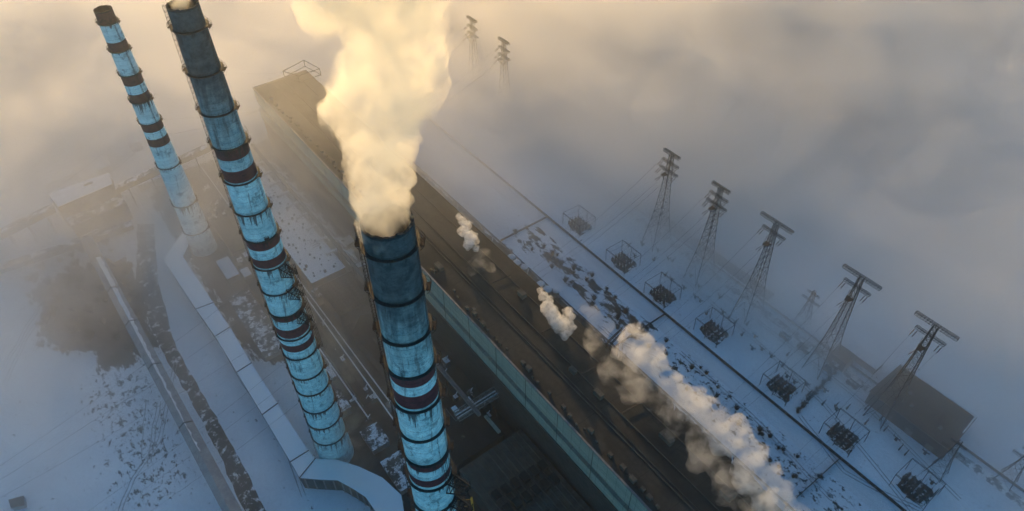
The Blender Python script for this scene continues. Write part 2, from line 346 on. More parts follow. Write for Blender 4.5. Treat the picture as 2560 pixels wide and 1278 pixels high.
TA = [(0, 8.6), (43, 7.4), (76, 6.6), (100, 6.1), (153, 5.1), (175, 4.6)]
CC = chimney('smokestack', 'nearest smokestack, soot black top pouring the thick yellow smoke plume', (41.8, 97), 250, TC, RCm,
    [(203.6, 207.4), (195, 200), (165.4, 168.9), (157.4, 160.9), (127, 130), (119, 122), (90, 94), (80, 84)], M['paint_c'], M['band_c'], LEFT_AZ, (-1, 1))
CB = chimney('smokestack', 'middle smokestack with sooty dark upper third and glowing yellow mouth at the picture top', (42.3, 218), 250, TB, RB,
    [(198, 202.4), (188.7, 193.5), (156.5, 160.9), (147.4, 151.7), (116, 119.4), (105.7, 111), (96.5, 100.7)], M['paint_b'], M['band_b'], LEFT_AZ, (-1, 1))
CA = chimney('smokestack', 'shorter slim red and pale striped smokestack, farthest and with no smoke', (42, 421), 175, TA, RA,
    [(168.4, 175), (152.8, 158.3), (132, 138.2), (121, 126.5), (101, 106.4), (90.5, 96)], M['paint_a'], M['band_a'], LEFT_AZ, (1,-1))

def ladder(parent, tab, z0, z1, az, off=0.35, cage=True, m_=None):
    b = MB(); c, s = math.cos(az), math.sin(az)
    def P_(z, rad, tn): r = lerp_r(tab, z)+rad; return (r*c-tn*s, r*s+tn*c, z)
    zs = [z0+(z1-z0)*i/24 for i in range(25)]
    for tn in (-0.3, 0.3): b.tube([P_(z, off, tn) for z in zs], 0.05, 4)
    z = z0
    while z < z1: b.beam(P_(z, off, -.3), P_(z, off, .3), 0.035, 3); z += 0.9
    if cage:
        for tn, rd in ((-0.45, .8), (0, 1.05), (0.45, .8)): b.tube([P_(z, off+rd-0.2, tn) for z in zs], 0.04, 4)
        z = z0
        while z < z1:
            b.tube([P_(z, off, -.35), P_(z, off+.5, -.5), P_(z, off+.85, 0), P_(z, off+.5, .5), P_(z, off, .35)], 0.05, 4); z += 1.8
    o = b.build('ladder', m_ or M['rust']); o.parent = parent; o.matrix_parent_inverse = Matrix(); return o
ladder(CC, TC, 2, 250.5, LEFT_AZ+0.12); ladder(CB, TB, 2, 250.5, LEFT_AZ+0.12); ladder(CA, TA, 2, 175, LEFT_AZ+0.1, cage=False)
ladder(CC, TC, 60, 251, LEFT_AZ+math.pi-0.25, cage=False); ladder(CB, TB, 60, 251, LEFT_AZ+math.pi-0.2, cage=False)

def bracket(parent, tab, z, az, L=7.0, wd=3.0, drop=5.0, k_=1.7):
    """a triangular lattice platform standing out from the shaft, for cables and aerials"""
    b = MB(); d = Vector((math.cos(az), math.sin(az))); nn = Vector((-d.y, d.x)); r = lerp_r(tab, z)-0.2
    def P_(a, t_, h): q_ = d*(r+a)+nn*t_; return (q_.x, q_.y, z+h)
    N_ = 5
    for t_ in (-wd/2, wd/2):
        b.beam(P_(0, t_, 0), P_(L, t_*.7, -drop*.25), 0.16*k_); b.beam(P_(0, t_, -drop), P_(L, t_*.7, -drop*.45), 0.14*k_)
        for i in range(N_):
            a0, a1 = L*i/N_, L*(i+1)/N_
            b.beam(P_(a0, t_*(1-.3*a0/L), -drop+drop*.55*a0/L), P_(a1, t_*(1-.3*a1/L), -drop*.25*a1/L), 0.08*k_); b.beam(P_(a1, t_*(1-.3*a1/L), -drop+drop*.55*a1/L), P_(a1, t_*(1-.3*a1/L), -drop*.25*a1/L), 0.07*k_)
    for i in range(N_+1):
        a0 = L*i/N_; f_ = 1-.3*a0/L
        b.beam(P_(a0, -wd/2*f_, -drop*.25*a0/L), P_(a0, wd/2*f_, -drop*.25*a0/L), 0.10*k_)
        if i < N_: a1 = L*(i+1)/N_; b.beam(P_(a0, -wd/2*f_, -drop*.25*a0/L), P_(a1, wd/2*(1-.3*a1/L), -drop*.25*a1/L), 0.06*k_)
    for t_ in (-wd*.35, wd*.35):
        b.beam(P_(L, t_, -2), P_(L, t_, 1.2), 0.08*k_)
    b.beam(P_(L, -wd*.35, 1.2), P_(L, wd*.35, 1.2), 0.06*k_); b.beam(P_(0.4, -wd/2, 1.1), P_(L, -wd*.35, 0), 0.05*k_); b.beam(P_(0.4, wd/2, 1.1), P_(L, wd*.35, 0), 0.05*k_)
    o = b.build('antenna_bracket', M['black_steel']); o.parent = parent; o.matrix_parent_inverse = Matrix(); return o
def bundle(parent, tab, z0, z1, az, outs, m_, r0=0.10):
    b = MB(); c, s = math.cos(az), math.sin(az)
    for rad, tn in outs:
        q0, q1 = lerp_r(tab, z0)+rad, lerp_r(tab, z1)+rad
        b.beam((q0*c-tn*s, q0*s+tn*c, z0), (q1*c-tn*s, q1*s+tn*c, z1), r0)
    z = z0+1
    while z < z1:
        r = lerp_r(tab, z); b.beam(((r-.1)*c, (r-.1)*s, z), ((r+outs[-1][0])*c-outs[-1][1]*s, (r+outs[-1][0])*s+outs[-1][1]*c, z), 0.07); z += 4.3
    o = b.build('cable_bundle', m_); o.parent = parent; o.matrix_parent_inverse = Matrix(); return o
FR = math.atan2(-0.93, 0.36)                                               # toward the viewer's right
for z in (146, 133.5, 118.5): bracket(CB, TB, z, FR, 6.5, 3.6)
for z, a_ in ((174, FR-.35),): bracket(CB, TB, z-12, a_, 1.6, 1.4, 2.0)
for z0, z1, a_ in ((132, 145, FR+.35), (118, 133, FR+.40), (104, 119, FR+.42), (92, 105, FR+.45)):
    bundle(CB, TB, z0, z1, a_, ((1.2, -.6), (1.7, -.2), (2.3, .2), (2.8, .5), (3.2, .9)), M['rust'])
for z in (156.5, 143.5): bracket(CC, TC, z, FR+.1, 6.5, 3.4, 6.0)
for z in (131, 118): bracket(CC, TC, z, FR+.1, 6.5, 3.4, 6.0)
for z0, z1, a_ in ((143, 156, FR+.45), (130, 143, FR+.45), (117, 130, FR+.45)):
    bundle(CC, TC, z0, z1, a_, ((1.0, -.6), (1.6, -.2), (2.4, .2), (3.0, .6)), M['steel_dark'])
bundle(CC, TC, 116, 140, FR+.52, ((4.6, .2), (4.9, .5)), M['yellow'], 0.16)
bundle(CC, TC, 168, 181, FR-.25, ((.5, 0),), M['steel_dark'], .06); bundle(CC, TC, 157, 169, FR-.1, ((.5, -.5), (.9, 0), (.9, .6)), M['steel_dark'], .08)
bundle(CA, TA, 92, 168, FR-.05, ((.5, -.1), (.7, .3)), M['rust'], 0.09)

# ------------------------------------------------------------------ main building
def part(name, mb, m_, parent, smooth=False): return mb.build(name, m_, parent, smooth)
Y0, Y1 = -60, 500
bh = thing('boiler_house', 'huge dark roofed boiler house with a long pale banded wall', 'building', (146, 220, 0))
part('lower_wall', MB().box(127, 170, Y0, Y1, 0, 36), M['wall_dark'], bh)
part('pale_band', MB().box(126.2, 170, Y0, Y1, 36, 43), M['wall_pale'], bh).name = 'lower_cladding'
part('window_strip', MB().box(129.5, 170, Y0, Y1-.2, 43, 47.5), M['glass_dark'], bh)
part('upper_cladding', MB().box(126.2, 170, Y0, Y1, 47.5, 60), M['wall_pale'], bh)
part('parapet', MB().box(126.0, 126.9, Y0, Y1+.4, 60, 60.8).box(126.95, 170.3, Y1-.3, Y1+.5, 60, 60.9), M['steel_grey'], bh)
for i in range(23): part('downpipe', MB().box(126.0, 126.18, Y0+i*24.5, Y0+i*24.5+.22, 36, 59.9), M['roof_ribbed'], bh)
part('ledge', MB().box(125.6, 126.2, Y0, Y1-.1, 35.4, 36.0), M['roof_ribbed'], bh)
part('roof', MB().box(126.95, 170.2, Y0, Y1, 60, 60.45), M['roof_dark'], bh)
b = MB()
for x0, x1, h in ((140.6, 140.9, .5), (142.4, 142.6, .4), (148.9, 149.2, .6), (160.6, 160.9, .4)): b.box(x0, x1, Y0, Y1-4, 60.3, 60.45+h)
part('roof_ridge', b, M['roof_ribbed'], bh)
b = MB(); y = 40
while y < 480:
    if rnd.random() < .8: xx = 128.3+rnd.random()*2.5; s_ = .5+rnd.random()*1.0; b.box(xx, xx+s_*1.4, y, y+s_*2, 60.4, 60.7+s_*1.4)
    y += 2.6+rnd.random()*3
vn = part('roof_vents', b, M['roof_ribbed'], bh); vn['kind'] = 'stuff'
for yy in (118, 146, 178, 222): 
    part('roof_pipe', MB().beam((149.5, yy, 61.4), (162, yy-1.5, 61.4), .3, 6), M['steel_dark'], bh)
for (x, y, a, c, h) in ((156, 96, 3, 7, 3), (147.5, 132, 2.4, 5, 3.2), (147, 150, 2.2, 4, 2.5), (158, 205, 3, 5, 3), (157, 62, 4, 6, 3), (134, 250, 3, 6, 2.4)):
    part('roof_housing', MB().box(x-a/2, x+a/2, y-c/2, y+c/2, 60.44, 60.44+h), M['roof_ribbed'], bh)
b = MB()                                                                    # open steel frame on the far gable
for h in (60.8, 66):
    for a_, c_ in (((152, 500), (172, 506)), ((172, 506), (176, 486)), ((152, 500), (158, 486)), ((158, 486), (176, 486))): b.beam((*a_, h), (*c_, h), .3)
for a_ in ((152, 500), (172, 506), (176, 486), (158, 486)): b.beam((*a_, 60), (*a_, 66), .3)
part('steel_frame', b, M['steel_dark'], bh)
th = thing('turbine_hall', 'long low turbine hall roof stepping down behind the boiler house', 'building', (182, 220, 0))
part('hall_wall', MB().box(170.5, 183.5, Y0, Y1-14, 0, 31.5), M['wall_dark'], th)
part('roof', MB().box(170.4, 184, Y0, Y1-13.8, 31.5, 32), M['roof_dark'], th)
b = MB()
for i in range(13): b.box(172, 183, 20+i*36, 20+i*36+.7, 32, 32.5)
b.box(178.6, 179.1, Y0, Y1-20, 31.9, 32.6); b.box(183.4, 184.3, Y0, Y1-14, 31.9, 32.7)
part('roof_seam', b, M['roof_ribbed'], th)
for i in range(9): part('roof_vent', MB().prism(px([(0, 0)]*0) or [(180, 40+i*46), (182, 40+i*46), (182, 48+i*46), (180, 48+i*46)], 32, 34), M['roof_ribbed'], th)

# ------------------------------------------------------------------ precipitators and low buildings in front of the boiler house
def low_building(name, label, cat, pts, h, roofm, wallm=None, extras=None, parap=True):
    cx = sum(p_[0] for p_ in pts)/len(pts); cy_ = sum(p_[1] for p_ in pts)/len(pts)
    t = thing(name, label, cat, (cx, cy_, 0))
    part('wall', MB().prism(pts, 0, h-.35), wallm or M['wall_dark'], t)
    g = [(cx+(p_[0]-cx)*1.012, cy_+(p_[1]-cy_)*1.006) for p_ in pts]
    part('roof', MB().prism(g, h-.35, h), roofm, t)
    return t
def rect(x0, x1, y0, y1): return [(x0, y0), (x1, y0), (x1, y1), (x0, y1)]
esp = low_building('precipitator_block', 'long snow dusted precipitator roof dotted with vents beside the middle smokestack', 'building', rect(84, 108, 331, 470), 13, mat('precip_roof', (0.12, 0.12, 0.11), (0.2, 0.195, 0.18), 0.1, 0.95, snow=0.86, snow_scale=0.4))
for i in range(30):
    for j in range(3):
        x = 88+j*7.5+rnd.uniform(-2.6, 2.6); y = 334+i*4.5+rnd.uniform(-2, 2); s_ = rnd.uniform(.25, .75)
        part('roof_vent', MB().box(x-s_, x+s_, y-s_, y+s_, 13, 13+s_*2.0), M['wall_dark'], esp)
b = MB()
for i in range(5): b.beam((99+i*.01, 360+i*2.2, 13.6), (104, 360+i*2.2, 13.6), .18)
part('pipe_rack', b, M['steel_dark'], esp)
part('front_canopy', MB().box(82, 110, 322, 330.8, 0, 7.5), M['roof_patchy'], esp)
for i in range(9):                                                          # curved gas ducts between precipitators and boiler house
    y = 340+i*15.5; t = thing('gas_duct', ['curved gas duct arching from the precipitator roof', 'curved snow topped gas duct behind the thin pipe bridge'][0]+' to the boiler wall', 'duct', (109, y, 0), 'curved gas ducts between precipitators and boiler house')
    pts = [(103, y+8.5, 13.2), (106.5, y+8.3, 14.6), (110, y+7.0, 15.4), (113.4, y+4, 15.4), (115.8, y, 14.8), (117, y-5, 13.6), (117.4, y-9, 12)]
    part('duct', MB().tube(pts, 1.1, 8), M['tank'], t, True)
    part('fan_casing', MB().box(115.4, 121, y-12, y-7.5, 0, 10), M['snowcap'] if i % 2 else M['roof_snowy'], t)
pb = thing('pipe_bridge', 'thin straight pipe bridge running along the foot of the boiler house', 'bridge', (111, 340, 0))
b = MB().box(109.8, 111.6, 180, 492, 19.2, 20.4); part('walkway', b, M['concrete'], pb)
part('handrail', MB().box(109.75, 109.85, 180, 492, 20.4, 21.2).box(111.55, 111.65, 180, 492, 20.4, 21.2), M['steel_grey'], pb)
for i in range(14): part('trestle', MB().beam((110, 190+i*22, 0), (110, 190+i*22, 19.2), .3).beam((111.5, 190+i*22, 0), (111.5, 190+i*22, 19.2), .3).beam((110, 190+i*22, 8), (111.5, 190+i*22, 14), .15), M['steel_dark'], pb)
fh = low_building('fan_house', 'square low roof covered in rows of small round caps left of the black chimney top', 'building', rect(86, 110, 296, 327), 11, M['roof_low'])
for i in range(10):
    for j in range(6):
        part('roof_cap', MB().lathe((89+j*3.7, 298.5+i*2.9), ((.85, 11), (.85, 11.7), (.4, 12.1)), 10), M['roof_ribbed'], fh)
f2 = low_building('workshop', 'flat grey workshop roof just left of the nearest smokestack', 'building', [(88, 236), (108, 239), (107, 283), (96, 288), (86, 279)], 12, M['roof_low'])
part('roof_box', MB().box(93, 96, 262, 266, 12, 13.4), M['roof_ribbed'], f2); part('roof_hatch', MB().box(100, 101.6, 250, 252, 12, 13), M['roof_ribbed'], f2)
f3 = low_building('workshop', 'dark flat roofed hall with a frosty right edge just right of the nearest smokestack', 'building', rect(84, 117, 167, 199), 12, M['roof_low'])
part('skylight', MB().box(114.6, 116.4, 169, 182, 12, 13.2), M['wall_pale'], f3); part('roof_hatch', MB().box(98, 99.4, 178, 179.5, 12, 13), M['roof_ribbed'], f3)
part('pipe', MB().tube([(101, 199, 12.6), (101, 189, 12.6), (108, 189, 12.6)], .25, 6), M['steel_grey'], f3)
part('air_handler', MB().box(112, 115, 190, 197, 12, 14.2), M['roof_snowy'], f3); part('air_handler', MB().box(103, 106, 193, 197, 12, 13.6), M['roof_snowy'], f3)
f4 = low_building('precipitator_block', 'dark ribbed precipitator roof with two rows of small boxes at the bottom edge', 'building', rect(86, 125, 100, 163), 14, M['roof_ribbed'])
b = MB()
for i in range(12): b.box(86.5+i*3.25, 87.1+i*3.25, 100.5, 162.5, 13.9, 14.9)
part('roof_ribs', b, M['roof_ribbed'], f4)
for i in range(6):
    for j in (0, 1): part('roof_box', MB().box(90.5+i*5.6, 94+i*5.6, 128+j*9-i*.2, 133+j*9-i*.2, 14.95, 17.6), M['roof_low'], f4)
tb = thing('pipe_gantry', 'open lattice pipe gantry crossing from the dark hall to the boiler house wall', 'gantry', (118, 188, 0))
b = MB()
for yy in (185, 190):
    for h in (17, 20.5): b.beam((101, yy, h), (127, yy, h), .28)
    for i in range(8): x = 101+i*3.25; b.beam((x, yy, 17), (x+3.25, yy, 20.5), .14); b.beam((x, yy, 17), (x, yy, 20.5), .14)
for i in range(9):
    x = 101+i*3.25
    for h in (17, 20.5): b.beam((x, 185, h), (x, 190, h), .14)
part('truss', b, M['concrete'], tb)
part('pipe', MB().beam((101, 186.5, 18.3), (127, 186.5, 18.3), .5, 8), M['tank'], tb); part('pipe', MB().beam((101, 188.5, 18.3), (127, 188.5, 18.3), .4, 8), M['tank'], tb)
for x in (103, 114, 125): part('leg', MB().beam((x, 185, 0), (x, 185, 17), .25).beam((x, 190, 0), (x, 190, 17), .25), M['steel_dark'], tb)
# small sheds, pump houses and pipe runs in the service yard, each a thing of its own
def shed(label, pts, h, m_, cat='shed', name='shed', group=None):
    cx = sum(p_[0] for p_ in pts)/len(pts); cy_ = sum(p_[1] for p_ in pts)/len(pts)
    t = thing(name, label, cat, (cx, cy_, 0), group)
    part('wall', MB().prism(pts, 0, h-.3), M['concrete'], t)
    part('roof', MB().prism([(cx+(a-cx)*1.06, cy_+(b_-cy_)*1.06) for a, b_ in pts], h-.3, h), m_, t); return t
shed('white snow covered pump house between the flue duct and the middle smokestack', rect(43, 51, 376, 396), 6, M['snowcap'], 'pump house', 'pump_house')
shed('small snow covered shed just right of the white pump house', rect(53, 58, 372, 380), 4.5, M['snowcap'])
shed('grey low store beside the foot of the middle smokestack', rect(58, 68, 205, 219), 5, M['roof_patchy'], 'store', 'store')
shed('long dirty annex roof left of the middle smokestack', rect(37, 50, 300, 358), 5, M['roof_patchy'], 'annex', 'annex')
shed('square brown annex roof below the white pump house', rect(52, 66, 330, 366), 6, M['roof_ribbed'], 'annex', 'annex')
for i in range(110):
    x = rnd.uniform(54, 82) if i % 3 else rnd.uniform(112, 124); y = rnd.choice((rnd.uniform(365, 500), rnd.uniform(385, 470), rnd.uniform(165, 330), rnd.uniform(165, 260)))
    if 84 > x > 80 or (56 < x < 70 and 203 < y < 221): continue
    a, c = rnd.uniform(1.4, 4), rnd.uniform(1.4, 5); h = rnd.uniform(1.5, 4.5)
    t = thing('equipment_box', 'small yard equipment box among the pipes around the precipitators', 'equipment box', (x, y, 0), 'equipment boxes in the service yard')
    part('casing', MB().box(x-a/2, x+a/2, y-c/2, y+c/2, 0, h), rnd.choice((M['roof_snowy'], M['concrete'], M['roof_patchy'])), t)
    part('duct_stub', MB().tube([(x, y, h), (x, y, h+1), (x+2, y+1, h+1.6)], .35, 6), M['tank'], t, True)
for i, (x, y0, y1, hh, lb) in enumerate(((76, 200, 330, 6, 'long thin overhead pipe crossing the yard between the two tall smokestacks'), (71.5, 425, 505, 8, 'short straight pipe line right of the farthest smokestack'), (66, 225, 300, 4, 'low pipe line near the foot of the middle smokestack'), (81, 200, 420, 3, 'pipe line along the left foot of the precipitators'))):
    t = thing('pipeline', lb, 'pipe', (x, (y0+y1)/2, 0))
    part('pipe', MB().beam((x, y0, hh), (x+(1.5 if i == 0 else 0), y1, hh), .45, 8), M['tank'], t)
    b = MB(); y = y0+2
    while y < y1: b.beam((x, y, 0), (x, y, hh), .15); y += 12
    part('support', b, M['steel_dark'], t)

# ------------------------------------------------------------------ the snow covered flue duct house that zigzags along the yard
Lp = [(460, 574), (409, 650), (490, 773), (538, 841), (592, 931), (656, 1037), (726, 1155), (749, 1195), (795, 1199), (844, 1201), (882, 1222), (914, 1243), (938, 1278), (960, 1330)]
Rp = [(471, 613), (457, 641), (533, 757), (575, 818), (628, 908), (694, 1009), (771, 1127), (788, 1147), (840, 1149), (896, 1166), (956, 1194), (1003, 1237), (1010, 1278), (1012, 1330)]
L_, Rr = px(Lp, 10), px(Rp, 10)
fd = thing('flue_duct_house', 'long zigzag raised flue duct house with white snow on its jointed roof', 'duct house', (25, 320, 0))
part('roof', MB().prism(L_+Rr[::-1], 9.3, 10), M['duct_top'], fd)
part('wall', MB().prism(px([(a+3, b_+1) for a, b_ in Lp], 10)+px([(a-3, b_-1) for a, b_ in Rp], 10)[::-1], 0, 9.3), M['wall_dark'], fd)
for i in range(2, 8):
    a, c = L_[i], Rr[i]; d = (c-a).normalized(); part('roof_joint', MB().obox((a+c)/2, d, (c-a).length+.5, .45, 10, 10.35), M['steel_dark'], fd)
for i in range(7, 12):
    for f_ in (.25, .75):
        a = L_[i]+(L_[i+1]-L_[i])*f_; part('buttress', MB().box(a.x-.3, a.x+.3, a.y-.5, a.y-.1, 0, 9.3), M['concrete'], fd)

# ------------------------------------------------------------------ conveyor galleries and the transfer house on the left
cg = thing('conveyor_gallery', 'long covered conveyor gallery with a narrow strip of snow down its roof', 'gallery', (-20, 330, 0))
A0, A1 = at(212, 590, 16).xy, at(560, 1240, 15).xy
d = (A1-A0).normalized(); nn = Vector((-d.y, d.x)); A1 = A1+d*60; ln = (A1-A0).length
def gp(u, t_, z): p_ = A0+d*u+nn*t_; return (p_.x, p_.y, z)
W_ = 3.6
b = MB()
vs = [gp(u, t_, z) for u in (0, ln) for t_, z in ((-W_, 9), (-W_, 14), (-.6, 16), (W_, 14), (W_, 9))]
b.add(vs, [(0, 1, 6, 5), (3, 4, 9, 8), (4, 0, 5, 9), (0, 4, 3, 2, 1), (5, 6, 7, 8, 9)])
part('side_wall', b, mat('gallery_wall', (0.22, 0.235, 0.24), (0.30, 0.32, 0.33), 0.2, 0.9), cg)
b = MB(); ov = .25
b.add([gp(u, t_, z) for u in (-.3, ln+.3) for t_, z in ((-W_-ov, 13.95), (-.6, 16.1), (W_+ov, 13.95), (W_+ov, 13.7), (-.6, 15.8), (-W_-ov, 13.7))], [(0, 1, 7, 6), (1, 2, 8, 7), (2, 3, 9, 8), (3, 4, 10, 9), (4, 5, 11, 10), (5, 0, 6, 11), (0, 5, 4, 3, 2, 1), (6, 7, 8, 9, 10, 11)])
part('roof', b, mat('gallery_roof', (0.20, 0.215, 0.23), (0.30, 0.32, 0.335), 0.15, 0.85), cg)
b = MB(); vs = []; N_ = 150                                                 # lying snow with a ragged edge, only on the leeward slope
for i in range(N_+1):
    u = 26+(ln*.70-26)*i/N_; f_ = i/N_
    w0 = -.35+.35*noise.noise(Vector((u*.12, 1, 0))); w1 = w0+max(.5, 2.9*(1-.9*f_))+.8*noise.noise(Vector((u*.25, 7, 0)))+.5*noise.noise(Vector((u*1.1, 3, 0)))
    w1 = min(w1, W_)
    for t_ in (w0, w1):
        z = 16.1-(abs(t_+.6)*(2.15/(W_+ov+.6) if t_ > -.6 else 2.15/3.25)); vs.append(gp(u, t_, z+.16))
b.add(vs, [(2*i, 2*i+1, 2*i+3, 2*i+2) for i in range(N_)]); part('snow_cover', b, M['snowcap'], cg)
for i, u in enumerate((26, 62, 98, 140, 190)): part('roof_joint', MB().add([gp(u+e, t_, z) for e in (0, .7) for t_, z in ((-W_-.3, 14.2), (-.6, 16.45), (W_+.3, 14.2), (W_+.3, 13.6), (-W_-.3, 13.6))], [(0, 1, 6, 5), (1, 2, 7, 6), (2, 3, 8, 7), (4, 0, 5, 9), (0, 4, 3, 2, 1), (5, 6, 7, 8, 9)]), M['wall_dark'], cg)
for i in range(11):
    u = 8+i*24; part('trestle', MB().beam(gp(u, -2.6, 0), gp(u, -2.2, 9), .3).beam(gp(u, 2.6, 0), gp(u, 2.2, 9), .3).beam(gp(u, -2.5, 3), gp(u, 2.3, 8), .18).beam(gp(u, 2.5, 3), gp(u, -2.3, 8), .18), M['concrete'], cg)
tr = thing('transfer_house', 'tall transfer house with a bright snowy flat roof at the head of the conveyors', 'building', (-10, 520, 0))
rp = px([(120, 485), (145, 517), (281, 459), (272, 432)], 26)
part('wall', MB().prism(rp, 0, 25.6), M['wall_dark'], tr); part('roof', MB().prism(rp, 25.6, 26.1), M['snowcap'], tr)
cxy = (rp[0]+rp[2])/2; part('roof_box', MB().box(cxy.x+3, cxy.x+9, cxy.y+1, cxy.y+2.5, 26.1, 27.2), M['roof_patchy'], tr)
part('side_wing', MB().prism([(a.x+(2 if i in (1, 2) else 0), a.y-(12 if i in (1, 2) else 0)) for i, a in enumerate(rp)], 0, 15), M['roof_patchy'], tr)
def gallery(name, label, P0, P1, z0, z1, wd, m1, m2, nt=5):
    a, b_ = Vector(P0), Vector(P1); dd = (b_-a).normalized(); n_ = Vector((-dd.y, dd.x)); t = thing(name, label, 'gallery', (*((a+b_)/2), 0))
    def g_(f_, s_, h): q_ = a+(b_-a)*f_+n_*s_; return (q_.x, q_.y, z0+(z1-z0)*f_+h)
    part('side_wall', MB().add([g_(f_, s_, h) for f_ in (0, 1) for s_, h in ((-wd, -4), (-wd, 0), (wd, 0), (wd, -4))], [(0, 1, 5, 4), (2, 3, 7, 6), (3, 0, 4, 7), (0, 3, 2, 1), (4, 5, 6, 7)]), m1, t)
    e = .2; part('roof', MB().add([g_(f_, s_, h) for f_ in (0, 1) for s_, h in ((-wd-e, 0), (0, .7), (wd+e, 0))], [(0, 1, 4, 3), (1, 2, 5, 4), (0, 3, 5, 2)]), m2, t)
    for i in range(nt):
        f_ = (i+.5)/nt; lo = g_(f_, -wd*.8, -4); hi = g_(f_, wd*.8, -4); part('trestle', MB().beam((lo[0], lo[1], 0), lo, .35).beam((hi[0], hi[1], 0), hi, .35).beam((lo[0], lo[1], 2), hi, .2), M['concrete'], t)
    return t
gallery('conveyor_gallery', 'inclined conveyor gallery coming in from the left edge to the transfer house', at(-60, 610, 12).xy, at(135, 520, 20).xy, 12, 22, 3.4, M['wall_dark'], M['roof_patchy'], 4)
gallery('conveyor_gallery', 'lower dark conveyor gallery running under the snowy transfer house to the left', at(-60, 690, 6).xy, at(330, 560, 6).xy, 7, 7, 3.0, M['wall_dark'], M['roof_patchy'], 6)
gallery('conveyor_gallery', 'faint conveyor gallery rising from the transfer house toward the boiler house', at(285, 470, 20).xy, at(620, 330, 30).xy, 20, 34, 2.8, M['roof_ribbed'], M['roof_patchy'], 6)
for lb, pts, h, m_ in (('small snowy shed at the edge of the dark thicket', [(560, 0)], 0, None),):
    pass
for lb, q_, h, m_ in (('low grey shed roof nearest the curved end of the flue duct house', rect(58, 72, 176, 196), 5, 'roof_patchy'), ('narrow dark roof along the left side of the nearest smokestack', rect(60, 66, 110, 165), 6, 'roof_low'),
                     ('stepped grey roof between the two tall smokestacks', rect(50, 61, 236, 262), 7, 'roof_patchy'), ('small pale roofed hut just right of the middle smokestack', rect(60, 65, 262, 270), 4, 'snowcap'),
                     ('long dark pipe house beside the workshop left of the nearest smokestack', rect(68, 73, 236, 322), 4, 'roof_low'), ('flat brown roof left of the yard equipment under the farthest smokestack', rect(55, 66, 400, 440), 5, 'roof_ribbed')):
    shed(lb, q_, h, M[m_])
SH = [('short white slab roof beside the pipe bridge just left of the smoking chimney mouth', [(846, 603), (890, 578), (904, 590), (858, 618)], 8, M['snowcap']),
      ('low snow covered shed just right of the dark thicket', [(262, 640), (290, 628), (312, 640), (286, 655)], 4, M['snowcap']),
      ('pale snowy roofed hall far behind the farthest smokestack', [(262, 268), (292, 262), (350, 350), (322, 356)], 10, M['snowcap']),
      ('wide snowy store roof beyond the transfer house', [(200, 345), (232, 332), (275, 410), (240, 425)], 8, M['roof_snowy']),
      ('long snowy coal shed roof beside the left edge', [(95, 420), (165, 395), (190, 430), (110, 462)], 7, M['roof_snowy']),
      ('small far roof at the left edge under the fog', [(0, 430), (25, 440), (20, 475), (0, 468)], 7, M['snowcap']),
      ('narrow snowy roof beside the lower conveyor gallery', [(130, 588), (230, 560), (245, 575), (150, 610)], 5, M['roof_snowy']),
      ('long snowy roof right of the farthest smokestack', [(330, 440), (410, 415), (425, 435), (345, 465)], 6, M['roof_snowy']),
      ('tiny dark hut alone on the snow in the bottom left corner', [(22, 1250), (58, 1240), (60, 1262), (28, 1270)], 3.2, M['roof_dark'])]
for lb, pts, h, m_ in SH: shed(lb, px(pts, h), h, m_)
for i, (a, c, r) in enumerate(((40, 330, 8.5), (78, 366, 8.5), (112, 300, 7.5), (52, 285, 7))):
    p_ = at(a, c, 12); t = thing('storage_tank', ['round snow topped storage tank nearest the left picture edge', 'round snow topped storage tank lowest in the foggy tank group', 'round storage tank farthest right in the foggy tank group', 'round storage tank highest in the foggy tank group'][i], 'tank', (p_.x, p_.y, 0), 'storage tanks in the fog')
    part('shell', MB().lathe(p_, ((r, 0), (r, 11.2)), 32), M['concrete'], t, False); part('roof', MB().lathe(p_, ((r+.2, 11.2), (r+.1, 11.5), (r*.5, 12.3), (.3, 12.8)), 32), M['snowcap'], t)

# ------------------------------------------------------------------ transformer row and fences right of the turbine hall
wl = thing('pipe_rack', 'long pipe rack following the edge of the snow beside the turbine hall', 'pipe rack', (208.5, 250, 0))
part('pipe', MB().box(208, 208.5, 40, 480, 4.4, 4.9), M['steel_grey'], wl); part('pipe', MB().box(209, 209.4, 40, 480, 4.0, 4.4), M['steel_dark'], wl)
b = MB()
for i in range(40): b.beam((208.2, 42+i*11, 0), (208.2, 42+i*11, 5), .2).beam((209.2, 42+i*11, 0), (209.2, 42+i*11, 5), .2).beam((207.8, 42+i*11, 4), (209.6, 42+i*11, 4), .15)
part('support', b, M['steel_dark'], wl)
TK = [(206, 279, 2.8), (205.5, 272.5, 2.8), (207, 266, 2.6), (206, 247, 2.7), (206.5, 240.5, 3.0), (209.8, 236, 2.2)]
TL = ['round white snow capped tank, highest of the row beside the pipe rack', 'bright snow capped tank second in the row beside the pipe rack', 'snow capped tank just below the bright pair beside the pipe rack', 'white capped tank at the head of the twin steam puffs', 'larger white capped tank wrapped by the steam puffs', 'small white tank tucked against the pipe rack']
for (x, y, r), lb in zip(TK, TL):
    t = thing('water_tank', lb, 'tank', (x, y, 0), 'capped tanks beside the pipe rack')
    part('shell', MB().lathe((x, y), ((r, 0), (r, 4.6)), 24), M['concrete'], t); part('roof', MB().lathe((x, y), ((r+.12, 4.6), (r*.9, 5.2), (r*.5, 5.7), (.2, 5.9)), 24), M['snowcap'], t, True)
